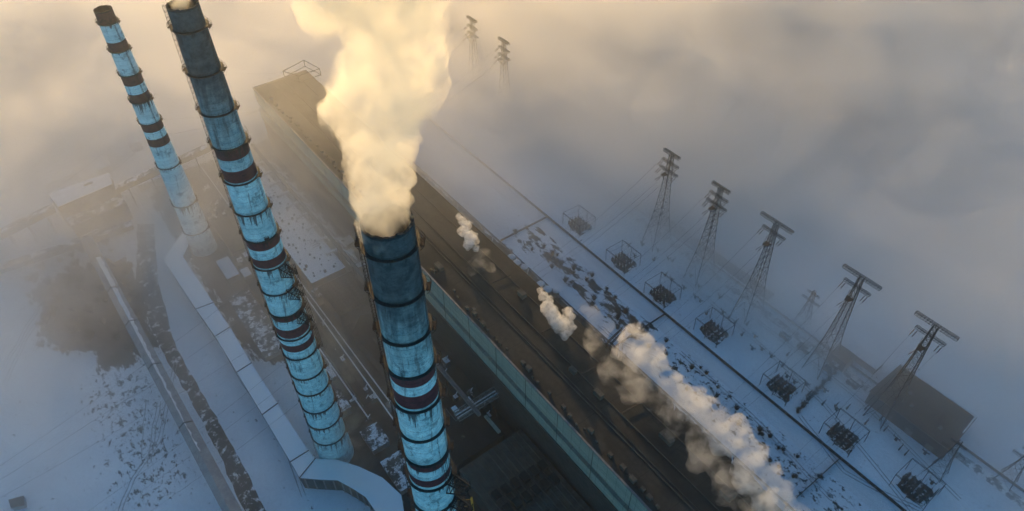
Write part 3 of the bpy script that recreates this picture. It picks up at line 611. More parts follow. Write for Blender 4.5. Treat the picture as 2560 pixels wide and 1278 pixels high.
for i in range(17):
    y = 60+i*22+rnd.uniform(-3, 3); x = 203+rnd.uniform(-1, 1)
    if any(abs(y-q_[1]) < 5 for q_ in TK): continue
    t = thing('transformer', 'dark power transformer with cooling pipes beside the turbine hall', 'transformer', (x, y, 0), 'transformers beside the turbine hall')
    part('casing', MB().box(x-1.6, x+1.6, y-2.4, y+2.4, 0, 3.6), M['roof_patchy'], t)
    b = MB()
    for s_ in (-1.5, 0, 1.5): b.beam((x, y+s_, 3.6), (x+.3, y+s_, 5.4), .16, 6)
    part('bushing', b, M['insulator'], t); part('cooling_pipe', MB().tube([(x-1.6, y-2, 3), (x-3, y-2, 3.2), (x-3, y+2, 3.2), (x-1.6, y+2, 3)], .3, 6), M['tank'], t, True)
    if i % 2: part('overhead_pipe', MB().tube([(x+1.6, y, 2), (x+3.4, y+1, 4.2), (x+5.4, y+3, 4.4)], .35, 6), M['tank'], t, True)
fe = thing('concrete_fence', 'long straight panel fence between the snow road and the switchyard', 'fence', (254.7, 250, 0))
part('panels', MB().box(254.6, 254.75, -60, 560, 0, 2.3), M['wall_dark'], fe)
b = MB()
for i in range(155): b.box(254.5, 254.9, -60+i*4, -59.7+i*4, 0, 2.6)
part('posts', b, M['concrete'], fe)
for lb, X0, y0 in (('wire fence crossing the snow strip at the lower right', 218, 53), ('wire fence crossing the snow strip above the big steam cloud', 212, 181), ('wire fence crossing the snow strip high up in the haze', 212, 300)):
    f_ = thing('cross_fence', lb, 'fence', ((X0+254)/2, y0, 0)); part('panels', MB().box(X0, 254.4, y0-.1, y0+.1, 0.2, 1.9), M['steel_dark'], f_); b = MB()
    for i in range(int((254-X0)/4)): b.box(X0+i*4, X0+i*4+.25, y0-.2, y0+.2, 0, 2.1)
    part('posts', b, M['concrete'], f_)
f_ = thing('rail_fence', 'thin boundary fence along the far side of the switchyard', 'fence', (313, 140, 0)); part('panels', MB().box(312.9, 313.05, -60, 300, 0, 1.8), M['steel_dark'], f_)
b = MB()
for i in range(90): b.box(312.8, 313.15, -60+i*4, -59.8+i*4, 0, 2.1)
part('posts', b, M['concrete'], f_)

# ------------------------------------------------------------------ pylons
def lattice(b, levels, t_leg=.2, t_br=.09, diag=True):
    """levels: (z, hx, hy); four legs with X bracing on each face"""
    for (z0, a0, c0), (z1, a1, c1) in zip(levels, levels[1:]):
        k0 = [(-a0, -c0, z0), (a0, -c0, z0), (a0, c0, z0), (-a0, c0, z0)]; k1 = [(-a1, -c1, z1), (a1, -c1, z1), (a1, c1, z1), (-a1, c1, z1)]
        for i in range(4):
            j = (i+1) % 4; b.beam(k0[i], k1[i], t_leg)
            if diag: b.beam(k0[i], k1[j], t_br); b.beam(k0[j], k1[i], t_br)
            b.beam(k1[i], k1[j], t_br)
def truss_arm(b, y0, y1, z, h=1.6, wx=1.0, x0=0.0, n=8, t=.13):
    for x in (x0-wx, x0+wx):
        for hh in (0, h): b.beam((x, y0, z+hh), (x, y1, z+hh), t)
    for i in range(n+1):
        y = y0+(y1-y0)*i/n
        b.beam((x0-wx, y, z), (x0+wx, y, z), t*.6); b.beam((x0-wx, y, z+h), (x0+wx, y, z+h), t*.6)
        for x in (x0-wx, x0+wx): b.beam((x, y, z), (x, y, z+h), t*.6)
        if i < n:
            y2 = y0+(y1-y0)*(i+1)/n
            for x in (x0-wx, x0+wx): b.beam((x, y, z), (x, y2, z+h), t*.55)
            b.beam((x0-wx, y, z+h), (x0+wx, y2, z+h), t*.5); b.beam((x0+wx, y, z+h), (x0-wx, y2, z+h), t*.5)
def string(b, p, q):
    p = Vector(p); q = Vector(q); b.beam(p, q, .05)
    for i in range(12): c = p.lerp(q, .15+.75*i/12); b.beam(c, c+(q-p).normalized()*.18, .24, 6)
def make_pylon(top_half, arms, label, loc, gz=76):
    t = thing('pylon', label, 'pylon', loc, 'tall lattice pylons rising from the fog')
    lv = [(14, 6.7, 4.1), (22, 5.3, 3.4), (29, 4.3, 2.9), (35, 3.6, 2.6), (41, 3.05, 2.3), (46.5, 2.6, 2.1), (51.5, 2.25, 1.9), (56, 2.0, 1.7), (60, 1.75, 1.6), (64, 1.55, 1.4), (68, 1.35, 1.3), (71.5, 1.2, 1.2), (75, 1.1, 1.1)]
    b = MB(); lattice(b, lv, .23, .10); o = b.build('mast', M['steel_dark']); o.parent = t
    for sx, sy in ((-1, -1), (1, -1), (1, 1), (-1, 1)):
        b = MB(); b.beam((9.2*sx, 5.4*sy, 0), (6.7*sx, 4.1*sy, 14), .3); b.beam((9.2*sx, 5.4*sy, 0), (6.7*sx, 0, 14), .12); b.beam((9.2*sx, 5.4*sy, 0), (0, 4.1*sy, 14), .12); b.beam((8, 4.9*sy, 6.5) if sx > 0 else (-8, 4.9*sy, 6.5), (3.4*sx, 4.1*sy, 14), .09)
        o = b.build('leg', M['steel_dark']); o.parent = t
    b = MB(); truss_arm(b, -top_half, top_half, 75, 1.5, .95, 0, 14, .15)
    for y in [-top_half+i*top_half/5 for i in range(11)]: b.beam((-.95, y, 76.5), (-.95, y, 77.4), .06)
    b.beam((-.95, -top_half, 77.4), (-.95, top_half, 77.4), .05); o = b.build('crossarm', M['steel_dark']); o.parent = t
    for (z, hf, x0) in arms:
        b = MB(); truss_arm(b, -hf, hf, z, 1.3, .85, x0, 10, .14); o = b.build('crossarm', M['steel_dark']); o.parent = t
        for y in (-hf+.4, hf-.4):
            b = MB()
            for e in ((-.0), (1.4)): string(b, (x0-.8, y+e*(-1 if y > 0 else 1), z), (x0-5.2, y+e*(-1 if y > 0 else 1), z-2.2))
            o = b.build('insulator_string', M['insulator']); o.parent = t
    b = MB(); b.add([(-1.6, -2.2, 61), (-6.2, -1.0, 61.6), (-6.2, 1.0, 61.6), (-1.6, 2.2, 61), (-1.6, -2.2, 61.2), (-6.2, -1.0, 61.8), (-6.2, 1.0, 61.8), (-1.6, 2.2, 61.2)], [(0, 1, 2, 3), (7, 6, 5, 4), (0, 4, 5, 1), (1, 5, 6, 2), (2, 6, 7, 3), (3, 7, 4, 0)])
    for y in (-1, 1): b.beam((-6.2, y, 61.5), (-1.6, y*2, 66), .12); b.beam((-6.2, y, 61.5), (-1.9, y*1.6, 56.5), .12)
    o = b.build('side_arm', M['steel_dark']); o.parent = t
    b = MB(); string(b, (-6.2, 0, 61.4), (-10.4, 0.6, 58.5)); string(b, (-6.2, .8, 61.4), (-10.2, 2.2, 58.5)); o = b.build('insulator_string', M['insulator']); o.parent = t
    return t
pl = make_pylon(10.8, ((67.5, 7.6, 0),), 'big lattice pylon nearest the bottom right corner, standing before the dark warehouse', (297.5, 55.8, 0))
PY = [(297.5, 55.8)]
for y, lb in ((97, 'big lattice pylon second from the bottom right, its feet beside the dark hedge'), (151, 'big lattice pylon third from the bottom right, above the fading dark road')):
    copy_thing(pl, (298, y, 0), lb); PY.append((298, y))
ps = make_pylon(6.6, ((68, 6.8, 0), (61.5, 7.4, 0)), 'narrower lattice pylon fourth from the bottom right, its base lost in fog', (297.5, 191.5, 0)); PY.append((297.5, 191.5))
for x, y, lb in ((299, 233, 'narrower lattice pylon fifth from the bottom right, leaning nearly upright in the picture'), (304.5, 419.5, 'distant pylon right of the smoke plume, the lower of the far pair'), (306, 466, 'most distant pylon, top of the far pair beside the smoke plume')):
    copy_thing(ps, (x, y, 0), lb); PY.append((x, y))

# smaller lattice towers and switchyard bays
def small_tower(label, loc, h=30):
    t = thing('lattice_tower', label, 'lattice tower', loc, 'small lattice towers in the switchyard')
    b = MB(); lattice(b, [(0, 4.2, 4.2), (6, 3.2, 3.2), (11, 2.4, 2.4), (16, 1.8, 1.8), (20, 1.4, 1.4), (24, 1.1, 1.1), (h, .7, .7)], .17, .08); o = b.build('mast', M['steel_dark']); o.parent = t
    b = MB(); truss_arm(b, -6, 6, 21, 1, .6, 0, 6, .1); o = b.build('crossarm', M['steel_dark']); o.parent = t
    b = MB(); truss_arm(b, -4, 4, 27, .9, .5, 0, 5, .1); o = b.build('crossarm', M['steel_dark']); o.parent = t
    return t
st = small_tower('small faint lattice tower between the third and second big pylons', (317, 124, 0))
copy_thing(st, (288, 18, 0), 'small dark blue lattice tower near the bottom right corner'); copy_thing(st, (312, -6, 0), 'faint lattice tower at the very right edge of the switchyard')
def bay(label, loc):
    t = thing('switchgear_bay', label, 'switchgear', loc, 'switchgear bays along the snow road')
    o = MB().prism(rough_poly([(-6.5, -8.5), (5.5, -8.5), (6.5, 6), (-5.5, 7)], 1.6, 1.5, loc[1]), 0.02, .25).build('gravel_pad', M['soil']); o.parent = t
    b = MB()
    for x in (-8, 7):
        for y in (-9, 0, 9): 
            for dx in (-.4, .4): b.beam((x+dx, y-.4, 0), (x+dx*.4, y, 10.5), .12)
        for z in (10, 10.8): b.beam((x, -9, z), (x, 9, z), .14)
        for i in range(9): b.beam((x, -9+2*i, 10), (x, -8+2*i, 10.8), .07); b.beam((x, -8+2*i, 10.8), (x, -7+2*i, 10), .07)
    for y in (-9, 9): b.beam((-8, y, 10.4), (7, y, 10.4), .14)
    o = b.build('portal_frame', M['steel_dark']); o.parent = t
    o = None
    for x in (-4.5, -1.5, 1.5, 4.2):
        for y in (-6, -3, 0, 3, 5.5):
            if o is None: o = MB().box(-.6, .6, -.6, .6, .2, 3.0).beam((0, 0, 2.9), (0, 0, 4.9), .16, 6).build('breaker', M['soil_dark'])
            else: o = o.copy(); C.objects.link(o)
            o.parent = t; o.location = (x, y, 0)
    b = MB()
    for y in (-6, -2, 2, 6): b.tube([(-8, y, 10.3), (-4, y, 9.1), (0, y, 8.8), (4, y, 9.1), (7, y, 10.3)], .06, 4)
    o = b.build('busbar', M['wire']); o.parent = t
    return t
b0 = bay('switchgear bay nearest the bottom right, fading at the picture bottom', (270, 20, 0))
for (x, y), lb in zip(((267, 60.5), (267, 101), (268, 153), (265, 194), (266, 232), (267, 279)), ('dark switchgear bay in front of the biggest pylon', 'framed switchgear bay with open portals in front of the second pylon', 'dark switchgear bay in front of the third pylon', 'hazy switchgear bay in front of the fourth pylon', 'faint switchgear bay in front of the fifth pylon', 'faintest switchgear bay highest along the snow road')):
    copy_thing(b0, (x, y, 0), lb)
b = MB()
def disc(loc):
    t = thing('disconnector', 'small dark disconnector stand on the switchyard snow', 'switchgear', loc, 'disconnector stands on the snow')
    o = MB().box(-.7, .7, -.3, .3, 0, 2.2).box(-2.0, 2.0, -.25, .25, 2.2, 2.5).build('stand', M['soil_dark']); o.parent = t
    o = MB().beam((0, 0, 2.5), (0, 0, 3.9), .16, 6).build('insulator', M['insulator']); o.parent = t; o.location = (-1.8, 0, 0)
    for x in (0, 1.8): o = o.copy(); C.objects.link(o); o.parent = t; o.location = (x, 0, 0)
    return t
d0 = disc((281, 74, 0))
for i in range(46):
    x = rnd.choice((276, 280, 284.5, 289, 293))+rnd.uniform(-.6, .6); y = 12+i*5.1+rnd.uniform(-1.2, 1.2)
    copy_thing(d0, (x, y, 0), rotz=rnd.choice((0, math.pi/2)))
def box_car(label, loc, l, wd, h, name='freight_wagon', cat='wagon', rot=math.pi/2):
    t = thing(name, label, cat, loc); o = MB().box(-l/2, l/2, -wd/2, wd/2, .9, h).build('body', M['wall_dark']); o.parent = t
    o = MB().box(-l/2-.1, l/2+.1, -wd/2-.1, wd/2+.1, h, h+.2).build('roof', M['roof_patchy']); o.parent = t
    for x in (-l*.35, -l*.22, l*.22, l*.35): o = MB().beam((x, -wd/2+.1, .45), (x, wd/2-.1, .45), .45, 10).build('wheelset', M['steel_dark']); o.parent = t
    t.rotation_euler = (0, 0, rot); return t
box_car('small dark wagon on the tracks right of the third pylon foot', (299, 123, 0), 7, 2.6, 3.2); box_car('long dark wagon on the tracks just above the second pylon', (300, 110, 0), 8, 2.8, 3.6)
box_car('dark wagon beside the nearest pylon under the warehouse', (301, 77, 0), 7, 2.6, 3.2); box_car('dark wagon near the small lattice tower at the lower right', (299, 92, 0), 4.5, 2.6, 3.0)
wh = thing('warehouse', 'big dark roofed warehouse with a white snow line along its far eave', 'building', (317, 42, 0))
wp = [(297, 20), (327, 22), (327, 66), (297, 66)]
part('wall', MB().prism(wp, 0, 10), M['wall_dark'], wh); part('roof', MB().prism([(296.5, 19.5), (327.6, 21.5), (327.6, 66.5), (296.5, 66.5)], 10, 10.5), M['roof_dark'], wh)
for i in range(11): part('roof_seam', MB().box(297, 327, 22.4+i*4, 22.55+i*4, 10.5, 10.62), M['roof_ribbed'], wh)
for x_, y_ in ((305, 30), (313, 52), (306, 47)): part('roof_vent', MB().box(x_-.8, x_+.8, y_-.8, y_+.8, 10.5, 11.9), M['steel_grey'], wh)
part('gutter', MB().box(296.2, 296.5, 19.5, 66.5, 10.1, 10.4), M['steel_grey'], wh)
for y_ in (28, 40, 52): part('door', MB().box(296.85, 297.1, y_-2, y_+2, 0, 4), M['steel_grey'], wh)
b = MB(); pts = rough_poly([(326.7, 22), (327.6, 22), (327.6, 66), (326.7, 66)], .12, 2); b.prism(pts, 10.5, 11.1); b.prism(rough_poly([(312, 20.7), (327.4, 21.7), (327.4, 22.7), (312, 21.6)], .15, 2, 4), 10.51, 10.95); part('eave_snow', b, M['snowcap'], wh)
cb = low_building('control_house', 'dark square control house at the end of the hedge by the second pylon', 'building', rect(305, 315, 86, 97), 8, M['roof_dark'])
part('porch', MB().box(302, 305, 89, 94, 0, 4), M['roof_patchy'], cb)
low_building('store', 'pale snow roofed store behind the second pylon at the edge of the fog bank', 'building', rect(318, 327, 74, 96), 5, M['snowcap'])
# hedges and shrubs
def bush_mesh(seed, n=70, h=3.0):
    r = random.Random(seed); b = MB()
    for i in range(n):
        a = r.uniform(0, 6.28); s_ = r.uniform(.1, .5); l = h*r.uniform(.5, 1); tip = Vector((math.cos(a)*l*.8*r.random(), math.sin(a)*l*.8*r.random(), l)); base = Vector((math.cos(a)*s_, math.sin(a)*s_, 0))
        mid = base.lerp(tip, .5)+Vector((r.uniform(-.2, .2), r.uniform(-.2, .2), .2)); b.beam(base, mid, .07, 3, .05); b.beam(mid, tip, .05, 3, .02)
        for _ in range(3): c = mid.lerp(tip, r.random()); b.beam(c, c+Vector((r.uniform(-.7, .7), r.uniform(-.7, .7), r.uniform(.1, .6))), .035, 3, .015)
    return b
def shrub(seed, label, loc, sc_, group):
    t = thing('bare_shrub', label, 'shrub', loc, group); t.scale = (sc_,)*3
    o = bush_mesh(seed).build('twigs', M['bush']); o.parent = t; r = MB().tube([(0, 0, 0), (.1, 0, .6), (0, .1, 1.3)], [.16, .12, .07], 6).build('stem', M['bush']); r.parent = t; return t
sh0 = [shrub(i, 'bare dark shrub in the thicket around the conveyor gallery', (*at(x, y, 0).xy, 0), 1.6, 'bare shrubs of the thicket') for i, (x, y) in enumerate(((120, 640), (180, 700), (250, 760)))]
for i in range(95):
    x = rnd.uniform(60, 350); y = rnd.uniform(600, 880)
    p_ = at(x, y, 0)
    if not (-70 < p_.x < -2 and 350 < p_.y < 470) or (p_-Vector((-20, p_.y, 0))).length < 5: continue
    copy_thing(rnd.choice(sh0), (p_.x, p_.y, 0), rotz=rnd.uniform(0, 6), scale=(rnd.uniform(1.0, 2.3),)*3)
sh1 = shrub(11, 'bare dark shrub in the brown strip between turbine hall and snow road', (232, 200, 0), 1.4, 'bare shrubs beside the snow road')
for i in range(46):
    y = rnd.choice((rnd.uniform(165, 300), rnd.uniform(60, 165))); x = rnd.uniform(222, 241); copy_thing(sh1, (x, y, 0), rotz=rnd.uniform(0, 6), scale=(rnd.uniform(.7, 1.6),)*3)
hd = thing('hedge', 'dark ragged hedge running from the second pylon foot to the snow road', 'hedge', (285, 80, 0)); b = MB()
A_, B_ = at(1990, 1032, 0), at(2100, 915, 0)
for i in range(30):
    c = A_.lerp(B_, i/29); s_ = MB(); q_ = bush_mesh(40+i, 26, 2.6); o_ = (c.x+rnd.uniform(-.7, .7), c.y+rnd.uniform(-.7, .7)); b.add([(v_[0]*1.3+o_[0], v_[1]*1.3+o_[1], v_[2]) for v_ in q_.v], q_.f)
part('twigs', b, M['bush'], hd)
# lattice portal standing in the steam
lp = thing('lattice_portal', 'dark lattice crossbeam poking out of the big steam cloud', 'gantry', (203, 174, 0)); b = MB()
P0, P1 = at(1521, 862, 27), at(1560, 824, 27); dd = (P1-P0).normalized(); nn = Vector((-dd.y, dd.x, 0)); L3 = (P1-P0).length
for s_ in (-1, 1):
    for h in (0, 1.7): b.beam(P0+nn*s_+Vector((0, 0, h)), P1+nn*s_+Vector((0, 0, h)), .26)
    for i in range(8): b.beam(P0+dd*L3*i/8+nn*s_, P0+dd*L3*(i+1)/8+nn*s_+Vector((0, 0, 1.7)), .13)
for i in range(9):
    for h in (0, 1.7): b.beam(P0+dd*L3*i/8-nn+Vector((0, 0, h)), P0+dd*L3*i/8+nn+Vector((0, 0, h)), .13)
part('crossbeam', b, M['steel_dark'], lp)
for q_ in (P0+dd, P1-dd):
    b = MB(); 
    for s_ in (-1, 1): b.beam((q_.x+nn.x*s_*1.8, q_.y+nn.y*s_*1.8, 0), q_+nn*s_, .22)
    for i in range(5): z = 27*i/5; b.beam((q_.x-nn.x*(1.8-.16*i), q_.y-nn.y*(1.8-.16*i), z), (q_.x+nn.x*(1.64-.16*i), q_.y+nn.y*(1.64-.16*i), z+5), .1)
    part('leg', b, M['steel_dark'], lp)

# ------------------------------------------------------------------ wires
def wire(label, group, a, b_, sag, r=.045, n=24):
    a, b_ = Vector(a), Vector(b_); mb = MB(); mb.tube([a.lerp(b_, i/n)-Vector((0, 0, sag*4*(i/n)*(1-i/n))) for i in range(n+1)], r, 4)
    o = mb.build('power_line', M['wire'], loc=tuple(a)); tag(o, label, 'power line', group); return o
nmy = ('nearest the bottom right', 'second from the bottom right', 'third from the bottom right', 'fourth from the bottom right', 'fifth from the bottom right', 'right of the plume', 'farthest away')
for i, (x, y) in enumerate(PY):
    hf = 7.0
    for e in (-hf, 0, hf):
        wire('thin power line from the turbine hall roof to the pylon '+nmy[i], 'power lines to the pylon '+nmy[i], (x-5.5 if e else x-10.3, y+e, 66 if e else 58.4), (182.5, y+e*.6, 34), 5)
for i, (a_, b_) in enumerate((((-40, 1192), (640, 700)), ((-40, 1225), (690, 740)), ((-30, 1262), (740, 800)), ((190, 1300), (780, 850)), ((235, 1310), (800, 890)), ((330, 1310), (830, 940)))):
    wire('thin power line crossing the snow field and the flue duct roof', 'power lines over the left snow field', at(*a_, 22), at(*b_, 30), 2.5)
for i, (a_, b_) in enumerate((((9, 485), (400, 95)), ((40, 490), (400, 200)), ((100, 500), (420, 240)), ((150, 520), (430, 300)))):
    wire('faint power line fading in the fog behind the farthest smokestack', 'power lines in the left fog', at(*a_, 25), at(*b_, 38), 3)
for i, (a_, b_) in enumerate((((345, 183), (840, 176)), ((350, 235), (700, 222)), ((350, 243), (800, 250)), ((380, 300), (760, 262)), ((400, 340), (640, 280)))):
    wire('faint power line from the left fog to the boiler house roof', 'power lines to the boiler house corner', at(*a_, 50), at(*b_, 66), 2)

# ------------------------------------------------------------------ smoke and steam
def volume_mat(name, dens, col, g, sc_=0, step=1.0, lo=.40, hi=.60, floor_=.08):
    k = NT(name)
    if sc_:
        p = k.pos(); n_ = k.noise(p, sc_, 4, .65, .4); dens_ = k.ma('MULTIPLY', k.ss(n_, lo, hi, floor_, 1.0), dens); k.m.cycles.volume_step_rate = step
    v = k.n('ShaderNodeVolumePrincipled'); v.inputs['Color'].default_value = (*col, 1); v.inputs['Density'].default_value = dens; v.inputs['Anisotropy'].default_value = g
    if sc_: k.l(dens_, v.inputs['Density'])
    k.l(v.outputs[0], k.out.inputs['Volume']); return k, v
def puff(name, label, cat, spheres, m_, kids=14, vox=1.0, disp=((6, 1.2), (2.2, .5)), seed=1, kr=(.28, .5)):
    """billowing body: a union of spheres with smaller lobes on them, remeshed to one closed skin and roughened"""
    r = random.Random(seed); b = MB(); base = bpy.data.meshes.new('t')
    import bmesh
    bm = bmesh.new()
    def sp(c, rad, sub=2): bmesh.ops.create_icosphere(bm, subdivisions=sub, radius=rad, matrix=Matrix.Translation(c))
    for c, rad in spheres:
        sp(c, rad)
        for _ in range(kids):
            d_ = Vector((r.gauss(0, 1), r.gauss(0, 1), r.gauss(0, 1))).normalized(); q_ = rad*r.uniform(*kr); sp(Vector(c)+d_*rad*.86, q_, 2)
            if r.random() < .5: d2 = Vector((r.gauss(0, 1), r.gauss(0, 1), r.gauss(0, 1))).normalized(); sp(Vector(c)+d_*rad*.86+d2*q_*.85, q_*.45, 1)
    bm.to_mesh(base); bm.free(); o = bpy.data.objects.new('t', base); C.objects.link(o)
    md = o.modifiers.new('r', 'REMESH'); md.mode = 'VOXEL'; md.voxel_size = vox; md.use_smooth_shade = True
    for i, (s_, a_) in enumerate(disp):
        tx = bpy.data.textures.new(name+'t%d' % i, 'CLOUDS'); tx.noise_scale = s_; tx.noise_depth = 3
        md = o.modifiers.new('d%d' % i, 'DISPLACE'); md.texture = tx; md.strength = a_*2; md.mid_level = .5; md.texture_coords = 'GLOBAL'
    dg = bpy.context.evaluated_depsgraph_get(); me = bpy.data.meshes.new_from_object(o.evaluated_get(dg)); bpy.data.objects.remove(o); bpy.data.meshes.remove(base)
    me.materials.clear(); me.materials.append(m_); o = bpy.data.objects.new(name, me); C.objects.link(o); tag(o, label, cat); o['kind'] = 'stuff'; return o
def ring_pt(px_, py_, D):                                                   # on the ray, D metres away horizontally
    d = ROT @ Vector((px_-1280, py_-639, F)); t = D/math.hypot(d.x, d.y); return Vector((d.x*t, d.y*t, CAMH+d.z*t)), t*F
SM_K, SM_V = volume_mat('smoke_thick', 0.24, (0.995, 0.965, 0.89), 0.5, .17, .3, .38, .60, .10)
plume = [(963, 577, 50), (962, 555, 57), (960, 530, 62), (957, 505, 66), (955, 478, 71), (950, 450, 76), (948, 420, 80), (945, 390, 83), (940, 350, 90), (935, 310, 100), (945, 280, 100), (955, 240, 122), (970, 200, 135), (985, 160, 132), (1000, 120, 122), (1000, 80, 112), (985, 40, 112), (960, 0, 122), (900, 5, 90), (845, 25, 70), (798, 48, 50), (785, 12, 50), (1055, 60, 62), (1080, 130, 52), (1095, 200, 36), (838, 285, 38), (850, 325, 28), (900, -60, 150), (1010, -60, 130), (820, -50, 100), (930, -160, 190), (900, -290, 230)]
S = []
for i, (x, y, r) in enumerate(plume):
    D = 105+ (577-y)*0.022; c, dep = ring_pt(x, y, D); S.append((c, r/F*dep))
S.append((Vector((41.8, 97, 247.5)), 4.2))
puff('smoke_plume', 'thick golden smoke plume rising from the nearest smokestack', 'smoke', S, SM_K.m, 22, .6, ((6, 1.3), (2.4, .9), (.9, .4)), 3, (.18, .45))
S = [(Vector((42.3, 218, 248)), 3.7)]
for (x, y, r) in ((452, 2, 30), (446, -22, 36), (440, -50, 46), (425, -95, 62), (410, -160, 85)): c, dep = ring_pt(x, y, 222+(10-y)*.05); S.append((c, r/F*dep))
puff('smoke_plume', 'golden smoke filling the mouth of the middle smokestack at the picture top', 'smoke', S, SM_K.m, 10, .9, ((6, .9), (2, .4)), 5)
ST_K, ST_V = volume_mat('steam', 0.13, (0.993, 0.99, 0.985), 0.4, .20, .2, .38, .60, .02); ST_P, _ = volume_mat('steam_small', 0.30, (0.992, 0.985, 0.975), 0.4, .5, .3, .36, .58, .1); SW_K, SW_V = volume_mat('steam_wispy', 0.05, (0.98, 0.97, 0.95), 0.45, .09, .35, .42, .66, .0); SB_K, SB_V = volume_mat('smoke_brown', 0.03, (0.97, 0.88, 0.68), 0.5, .06, .35, .42, .68, .0)
def steam(name, label, pts, m_, z=28, zr=0, **kw):
    S = []
    for x, y, r in pts:
        c = at(x, y, z)
        dep = (ROT.transposed() @ (c-Vector((0, 0, CAMH)))).z; S.append((c, r/F*dep))
    return puff(name, label, 'steam' if 'steam' in name else 'smoke', S, m_, **kw)
steam('steam_puff', 'small curling steam puff beside the pipe rack, highest of the puffs', [(1147, 542, 9), (1155, 553, 12), (1168, 563, 13), (1160, 580, 15), (1178, 596, 18), (1170, 612, 13), (1190, 622, 9)], ST_P.m, z=66, kids=10, vox=.5, disp=((3, .5), (1, .25)), seed=8)
steam('steam_wisp', 'thin drifting wisp of steam over the turbine hall roof', [(1210, 640, 22), (1195, 662, 22), (1180, 678, 14), (1225, 670, 16)], SW_K.m, z=66, kids=8, vox=.9, disp=((5, 1.6), (2, .6)), seed=9)
steam('steam_puff', 'twin lumpy steam puffs boiling up from the capped tanks', [(1352, 727, 9), (1358, 742, 13), (1372, 752, 13), (1368, 770, 19), (1384, 790, 20), (1378, 776, 18), (1420, 780, 13), (1426, 792, 12), (1402, 808, 22), (1425, 818, 15), (1412, 838, 14)], ST_P.m, z=66, kids=12, vox=.5, disp=((3, .5), (1, .3)), seed=10)
steam('steam_cloud', 'long billowing steam cloud rolling from the lattice crossbeam to the picture bottom', [(1590, 834, 22), (1572, 856, 28), (1612, 858, 26), (1646, 874, 20), (1600, 892, 32), (1650, 905, 28), (1546, 880, 18), (1700, 985, 30), (1738, 996, 34), (1768, 1008, 26), (1745, 1030, 38), (1802, 1058, 30), (1845, 1062, 24), (1850, 1094, 36), (1888, 1122, 30), (1810, 1100, 36), (1880, 1160, 40), (1920, 1196, 36), (1870, 1205, 40), (1950, 1232, 30), (1915, 1262, 40), (1980, 1282, 34), (1690, 950, 24)], ST_K.m, z=70, kids=10, vox=.9, disp=((9, 3.0), (4, 1.6), (1.5, .7)), seed=11)
steam('steam_cloud', 'softer grey veil of steam under and left of the billowing cloud', [(1462, 772, 16), (1485, 792, 22), (1512, 815, 28), (1500, 860, 36), (1530, 920, 40), (1575, 965, 40), (1640, 980, 50), (1690, 1040, 45), (1760, 1120, 50), (1830, 1200, 55), (1780, 1070, 50), (1600, 930, 50), (1480, 830, 22), (1920, 1290, 70), (2010, 1310, 50)], SW_K.m, z=74, kids=12, vox=1.3, disp=((10, 3.5), (4, 1.6), (1.5, .5)), seed=12)
steam('smoke_wisp', 'thin amber haze drifting through the yard left of the nearest smokestack', [(700, 900, 60), (760, 980, 60), (820, 1130, 60), (900, 1180, 60), (640, 820, 50), (960, 1120, 50), (720, 780, 50)], volume_mat('smoke_thin', 0.010, (0.97, 0.88, 0.68), .5, .04, .4, .42, .7, .0)[0].m, z=22, kids=8, vox=2.0, disp=((14, 6), (5, 2)), seed=21)
steam('smoke_wisp', 'brownish drifting smoke beside the foot of the middle smokestack', [(828, 850, 34), (850, 890, 42), (872, 930, 44), (880, 975, 40), (868, 1030, 44), (900, 1075, 40), (840, 1060, 34), (905, 900, 26), (760, 790, 30)], SB_K.m, z=34, kids=10, vox=1.6, disp=((12, 5), (5, 2.2), (2, .8)), seed=13)


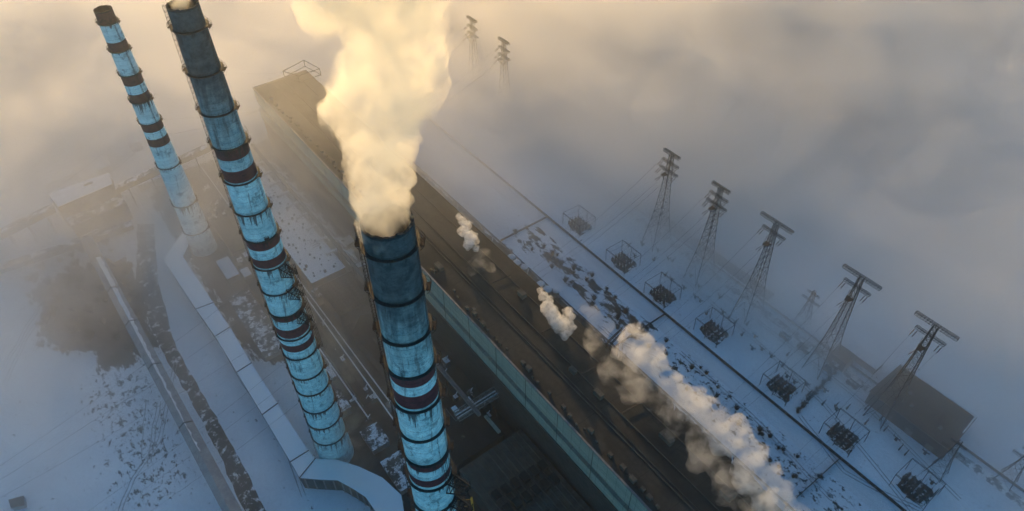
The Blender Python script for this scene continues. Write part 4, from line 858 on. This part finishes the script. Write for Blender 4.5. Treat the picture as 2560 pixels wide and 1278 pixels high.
# ------------------------------------------------------------------ low fog (uneven, lying on the ground) and the even haze
k = NT('fog_volume'); p = k.pos(); q = k.xyz(p); X, Y, Z = q[0], q[1], q[2]
n1 = k.noise(k.mapv(p, (1, .75, 1.6)), 0.011, 2, 0.6, .0); n2 = k.noise(k.mapv(p, (1, .8, 1.4), loc=(3, 8, 1)), 0.05, 3, 0.6, .0)
nn_ = k.ma('ADD', k.ma('MULTIPLY', n1, .6), k.ma('MULTIPLY', n2, .4))       # about 0.5
lump = k.ss(nn_, .34, .68, .4, 1.6)
wob = k.ma('MULTIPLY', k.ma('SUBTRACT', n1, .5), 95)
Xw = k.ma('ADD', X, wob); Yw = k.ma('ADD', Y, wob)
ground_fog = k.ma('MULTIPLY', k.ss(Yw, 110, 460, .0004, .013), k.ma('EXPONENT', k.ma('MULTIPLY', Z, -1/24)))
left = k.ma('MULTIPLY', k.ma('MULTIPLY', k.ss(Xw, 30, 70, 1, 0), k.ss(Yw, 300, 500, .001, .020)), k.ss(Z, 10, 62, 1, 0))
yard = k.ma('MULTIPLY', k.ma('MULTIPLY', k.ss(k.ma('ADD', X, k.ma('MULTIPLY', wob, .3)), 240, 300), k.ss(Yw, 20, 280, .009, .058)), k.ss(Z, 8, 60, 1, 0))
top = k.ma('MULTIPLY', n1, 30)
bank = k.ma('MULTIPLY', k.ss(k.ma('ADD', X, k.ma('MULTIPLY', wob, .35)), 312, 385, 0, .035), k.ss(k.ma('ADD', Z, k.ma('MULTIPLY', top, -1)), 8, 55, 1, 0))
far = k.ma('MULTIPLY', k.ss(Yw, 470, 620, 0, .03), k.ss(Z, 25, 72, 1, 0))
high = k.ma('MULTIPLY', k.ma('MULTIPLY', k.ss(Yw, 150, 470, 0, .010), k.ss(Xw, 10, 110, .4, 1)), k.ss(Z, 60, 92, 1, 0))
core = k.ma('MULTIPLY', add(ground_fog, left, yard, far, high), lump)
dens = k.ma('ADD', core, k.ma('MULTIPLY', bank, k.ss(n2, .3, .7, .7, 1.2)))
v = k.n('ShaderNodeVolumePrincipled'); v.inputs['Color'].default_value = (0.982, 0.98, 0.968, 1); v.inputs['Anisotropy'].default_value = 0.66
k.l(dens, v.inputs['Density']); k.l(v.outputs[0], k.out.inputs['Volume'])
try: k.m.cycles.volume_step_rate = FOG_STEP
except Exception as e: print('step', e)
o = MB().box(-260, 1000, -160, 1100, -0.6, 92).build('fog', k.m); o['kind'] = 'stuff'; o['label'] = 'low uneven winter fog lying over the power plant and filling the land beyond'
HK, HV = volume_mat('haze_air', HAZE_D, (0.90, 0.96, 0.98), 0.75)
o = MB().box(-1500, 2000, -1200, 2200, -1.0, 362).build('haze', HK.m); o['kind'] = 'stuff'; o['label'] = 'even haze filling the air'
